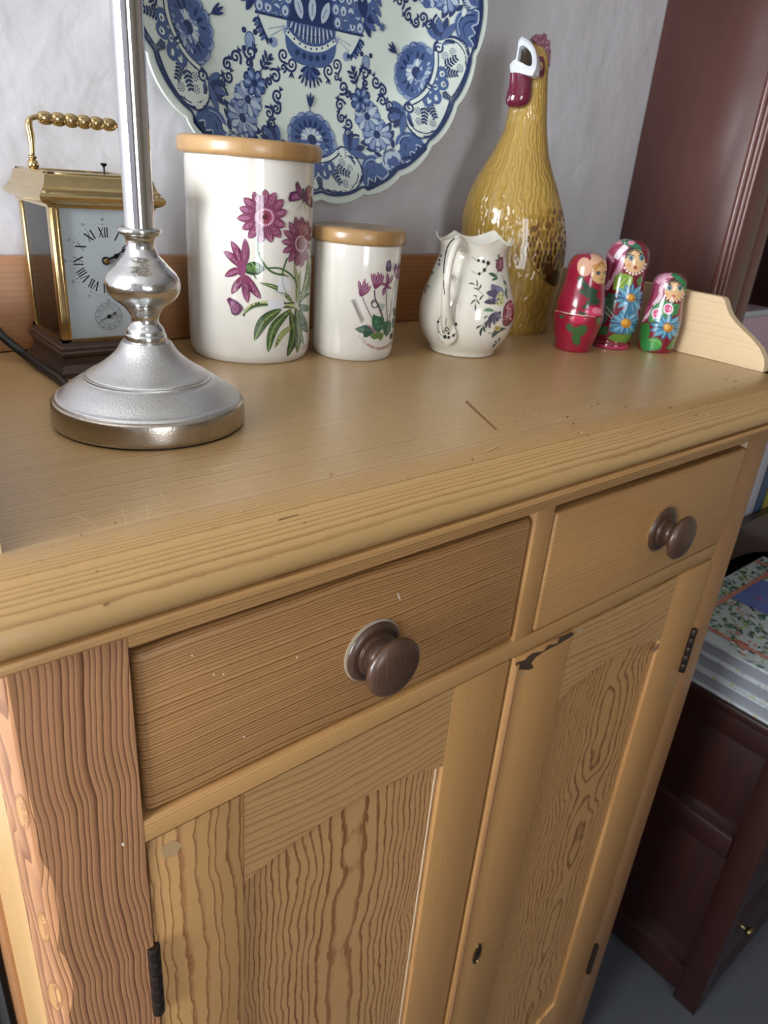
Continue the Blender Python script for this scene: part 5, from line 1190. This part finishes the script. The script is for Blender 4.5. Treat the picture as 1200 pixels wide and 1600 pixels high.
add('side_rail', slab(BXL+0.005, BXL+0.09, -0.165, 1.0, FL+0.06, FL+0.24), M_mahd, bur)
add('side_panel', slab(BXL+0.035, BXL+0.06, -0.17, 1.0, -2.15, -1.62), M_mahd, bur)
add('side_panel', slab(BXL+0.045, BXL+0.07, -0.17, 1.0, FL+0.2, -2.27), M_mahd, bur)
add('side_panel', slab(BXR-0.06, BXR-0.035, -0.17, 1.0, FL+0.2, -1.62), M_mahd, bur)
for z0, z1 in ((-1.80, -1.52), (-2.12, -1.83), (-2.60, -2.15), (-3.10, -2.63)):
    d_ = add('drawer', slab(BXL+0.11, BXR-0.11, -0.285, -0.20, z0, z1, 0.01), M_mahd, bur)
    for kx in (BXL+0.28, BXR-0.5):
        add('drawer_knob', lathe_y((kx, -0.285, (z0+z1)/2), smooth_prof([(0.012, 0.0), (0.012, 0.02), (0.028, 0.035), (0.03, 0.045), (0.02, 0.055), (0.002, 0.057)], 2), 20), M_brass_old, d_)
add('back_panel', slab(BXL+0.1, BXR-0.1, 1.10, 1.13, FL+0.05, zt_), M_mahd, bur)
add('front_rail', slab(BXL+0.1, BXR-0.1, -0.28, -0.2, FL+0.02, FL+0.24), M_mahd, bur)
# bookcase standing on the bureau against the wall
bk = thing('bookcase', W((BXL+BXR)/2, 0.88, DTZ), 'tall dark mahogany bookcase against the plaster wall', 'bookcase')
ZT_ = 2.55
add('side', slab(BXL, BXL+0.06, 0.655, 1.148, DTZ, ZT_), M_mah, bk)
add('side', slab(BXR-0.06, BXR, 0.655, 1.148, DTZ, ZT_), M_mah, bk)
for y_, r_ in ((0.648, 0.014), (0.625, 0.011), (0.607, 0.009)):
    add('reed', loft([[W(BXL+0.006+r_*cos(2*pi*j/14), y_+r_*sin(2*pi*j/14), z) for j in range(14)] for z in (DTZ, ZT_)]), M_mah2, bk)
add('front_stile', slab(BXL+0.004, BXL+0.150, 0.600, 0.66, DTZ, ZT_, 0.003), M_mah2, bk)
add('front_stile', slab(BXL+0.160, BXL+0.262, 0.606, 0.66, DTZ, ZT_, 0.006), M_mah2, bk)
add('front_stile', slab(BXR-0.262, BXR-0.004, 0.600, 0.66, DTZ, ZT_, 0.004), M_mah2, bk)
add('back', slab(BXL+0.06, BXR-0.06, 1.11, 1.14, DTZ, ZT_), M_mahd, bk)
add('cornice', slab(BXL-0.04, BXR+0.04, 0.56, 1.148, ZT_, ZT_+0.10, 0.02), M_mah2, bk)
for z_ in (-0.40, 0.58, 1.4): add('shelf', slab(BXL+0.06, BXR-0.06, 0.67, 1.11, z_-0.03, z_), M_mahd, bk)
# arched lower rail carrying the bottom shelf
ar = []
for i in range(25):
    t = i/24; x_ = BXL+0.26+(BXR-BXL-0.52)*t; ar.append((x_, -1.03+0.03*sin(pi*t), -1.40+0.17*sin(pi*t)))
lp = [(x_, a_) for x_, a_, b_ in ar] + [(x_, b_) for x_, a_, b_ in ar[::-1]]
add('arched_rail', prism([W(x_, 0.61, z_) for x_, z_ in lp], [W(x_, 0.65, z_) for x_, z_ in lp]), M_mahd, bk)
add('shelf', slab(BXL+0.06, BXR-0.06, 0.65, 1.11, -1.05, -1.02), M_mahd, bk)
# things on the shelves
def pages(name): return plain(name, '#85868e', 0.8, var=0.12, vscale=300)
M_pages = pages('page_edges')
def upright_book(x0, x1, y0, z0, h, c, label, depth=0.34):
    b = thing('book', W((x0+x1)/2, y0+depth/2, z0), label, 'book', 'upright books on the bookcase shelf')
    m_ = plain('cover_'+c[1:], c, 0.5, var=0.08, vscale=60)
    add('cover', join(box(x0, x0+0.008, y0, y0+depth, z0, z0+h), box(x1-0.008, x1, y0, y0+depth, z0, z0+h), box(x0, x1, y0-0.004, y0+0.008, z0, z0+h, 0.003)), m_, b)
    add('pages', box(x0+0.008, x1-0.008, y0+0.008, y0+depth-0.01, z0+0.008, z0+h-0.01), M_pages, b)
zs = -1.02
for i, (x0, w_, h, c, lb) in enumerate(((3.55, 0.17, 0.10+0.06, '#b08088', 'low pink book beside the green book on the bookcase shelf'), (3.73, 0.17, 0.50, '#7d8a3c', 'olive green book standing on the bookcase shelf'), (3.91, 0.11, 0.53, '#b9bac4', 'white book standing beside the olive green book'),
                                         (4.03, 0.10, 0.30, '#3f5a78', 'blue book standing on the bookcase shelf'), (4.14, 0.14, 0.56, '#a3993f', 'mustard yellow book standing beside the blue book'))):
    upright_book(x0, x0+w_-0.005, 0.675, zs, h, c, lb)
pb = thing('box_file', W(3.3, 0.86, -0.40), 'white and pink box file on the bookcase shelf', 'box')
M_pkb = plain('pink_card', '#c3a9b4', 0.6, var=0.1, vscale=80); M_whc = plain('white_card', '#b9c0c4', 0.5)
add('carton', box(3.12, 3.62, 0.69, 1.06, -0.40, 0.20, 0.008), M_pkb, pb)
add('edge_strip', join(box(3.085, 3.13, 0.682, 1.065, -0.40, 0.205, 0.006), box(3.085, 3.63, 0.682, 0.70, 0.185, 0.212, 0.005)), M_whc, pb)
# stack of three patterned sample books on the bureau
M_cov = print_mat('book_cover_print', 0.35, 0.3)
M_cbase = plain('cover_pale', '#b9c6c2', 0.4, coat=0.2)
M_cedge = NT('cover_edge'); 
_n = M_cedge.noise(M_cedge.obj(), 90, 2, 0.6)
M_cedge.set(col=M_cedge.ramp(_n, [(0.3, lin('#6f7f80')), (0.45, lin('#b9c1c4')), (0.6, lin('#aeb6ba')), (0.72, lin('#b5a862'))]), rough=0.5); M_cedge = M_cedge.m
kx0, kx1, ky0, ky1 = 2.785, 3.93, -0.285, 0.50
thk = 0.083
lbls = ['bottom book of the patterned stack on the dark bureau', 'middle book of the patterned stack on the dark bureau', 'top book of the stack, leaf-patterned cover with blue label']
for i in range(3):
    z0 = DTZ+thk*i; dx = (0.0, 0.006, -0.004)[i]; dy = (0.0, -0.01, 0.008)[i]*0.5
    b = thing('pattern_book', W((kx0+kx1)/2, (ky0+ky1)/2, z0), lbls[i], 'book', 'stacked patterned books')
    c0 = add('cover', box(kx0+dx, kx1+dx, ky0+dy, ky1+dy, z0, z0+0.013, 0.003), M_cedge, b)
    c1 = add('cover', box(kx0+dx, kx1+dx, ky0+dy, ky1+dy, z0+thk-0.0135, z0+thk-0.0005, 0.003), M_cedge, b)
    add('spine', box(kx1+dx-0.012, kx1+dx, ky0+dy, ky1+dy, z0, z0+thk-0.0005, 0.003), M_cedge, b)
    add('pages', box(kx0+dx+0.014, kx1+dx-0.012, ky0+dy+0.012, ky1+dy-0.012, z0+0.013, z0+thk-0.0135), M_pages, b)
    top_b, top_c = b, c1
zc = DTZ+3*thk-0.0005
p = Paint()
p.poly([(kx0+0.0, ky0+0.01), (kx1-0.01, ky0+0.01), (kx1-0.01, ky1), (kx0+0.0, ky1)], '#bcc8c6')
rb = random.Random(5)
for i in range(1100):
    x_, y_ = rb.uniform(kx0+0.02, kx1-0.02), rb.uniform(ky0+0.03, ky1-0.02); a = rb.uniform(0, 2*pi); L_ = rb.uniform(0.02, 0.05)
    c_ = rb.choice(['#3c6654', '#2f5a4a', '#5a8571', '#8fae8c', '#cfd6d8', '#c08a86', '#a9b06a', '#7c8f96', '#d5dcdc', '#4b7562'])
    p.leaf((x_, y_), (x_+L_*cos(a), y_+L_*sin(a)), rb.uniform(0.010, 0.020), c_, 0.1)
for q in ([(kx0+0.10, ky0), (kx0+0.10, ky1)], [(kx0, ky1-0.12), (kx1, ky1-0.12)], [(kx1-0.12, ky0), (kx1-0.12, ky1)]): p.stroke(q, 0.026, '#bf7d6b', sm=False)
for i in range(30):
    t = rb.uniform(0, 1); p.leaf((kx0+0.10+rb.uniform(-.02, .02), ky0+0.02+0.74*t), (kx0+0.10+rb.uniform(-.03, .03), ky0+0.02+0.74*t+0.03), 0.016, rb.choice(['#b04d4a', '#c99a8a', '#3f6b57']))
p.poly([(3.27, -0.12), (3.62, -0.12), (3.62, 0.37), (3.27, 0.37)], '#5f74b4')
for k in range(6): p.stroke([(3.37+0.012*(k % 2), 0.30-0.055*k), (3.41, 0.285-0.055*k), (3.37, 0.265-0.055*k)], 0.011, '#b0567a')
for k in range(4): p.stroke([(3.47, 0.24-0.05*k), (3.50, 0.225-0.05*k), (3.47, 0.21-0.05*k)], 0.009, '#b0567a')
p.build('cover_print', lambda q: (W(q[0]-0.004, q[1], zc), Vector((0, 0, 1))), M_cov, top_c, 2.0, off=1.5e-4, step=2e-6)
# storage box in the corner left of the cabinet
sb = thing('storage_box', W(-0.48, 0.96, FL), 'dark navy storage box in the corner beside the pine cupboard', 'box')
M_navy = plain('navy_card', '#1d2a3c', 0.6, var=0.2, vscale=30)
add('carton', box(-0.80, -0.215, 0.82, 1.09, FL, -1.45, 0.01), M_navy, sb)
add('lid', box(-0.81, -0.205, 0.81, 1.10, -1.52, -1.40, 0.01), M_navy, sb)
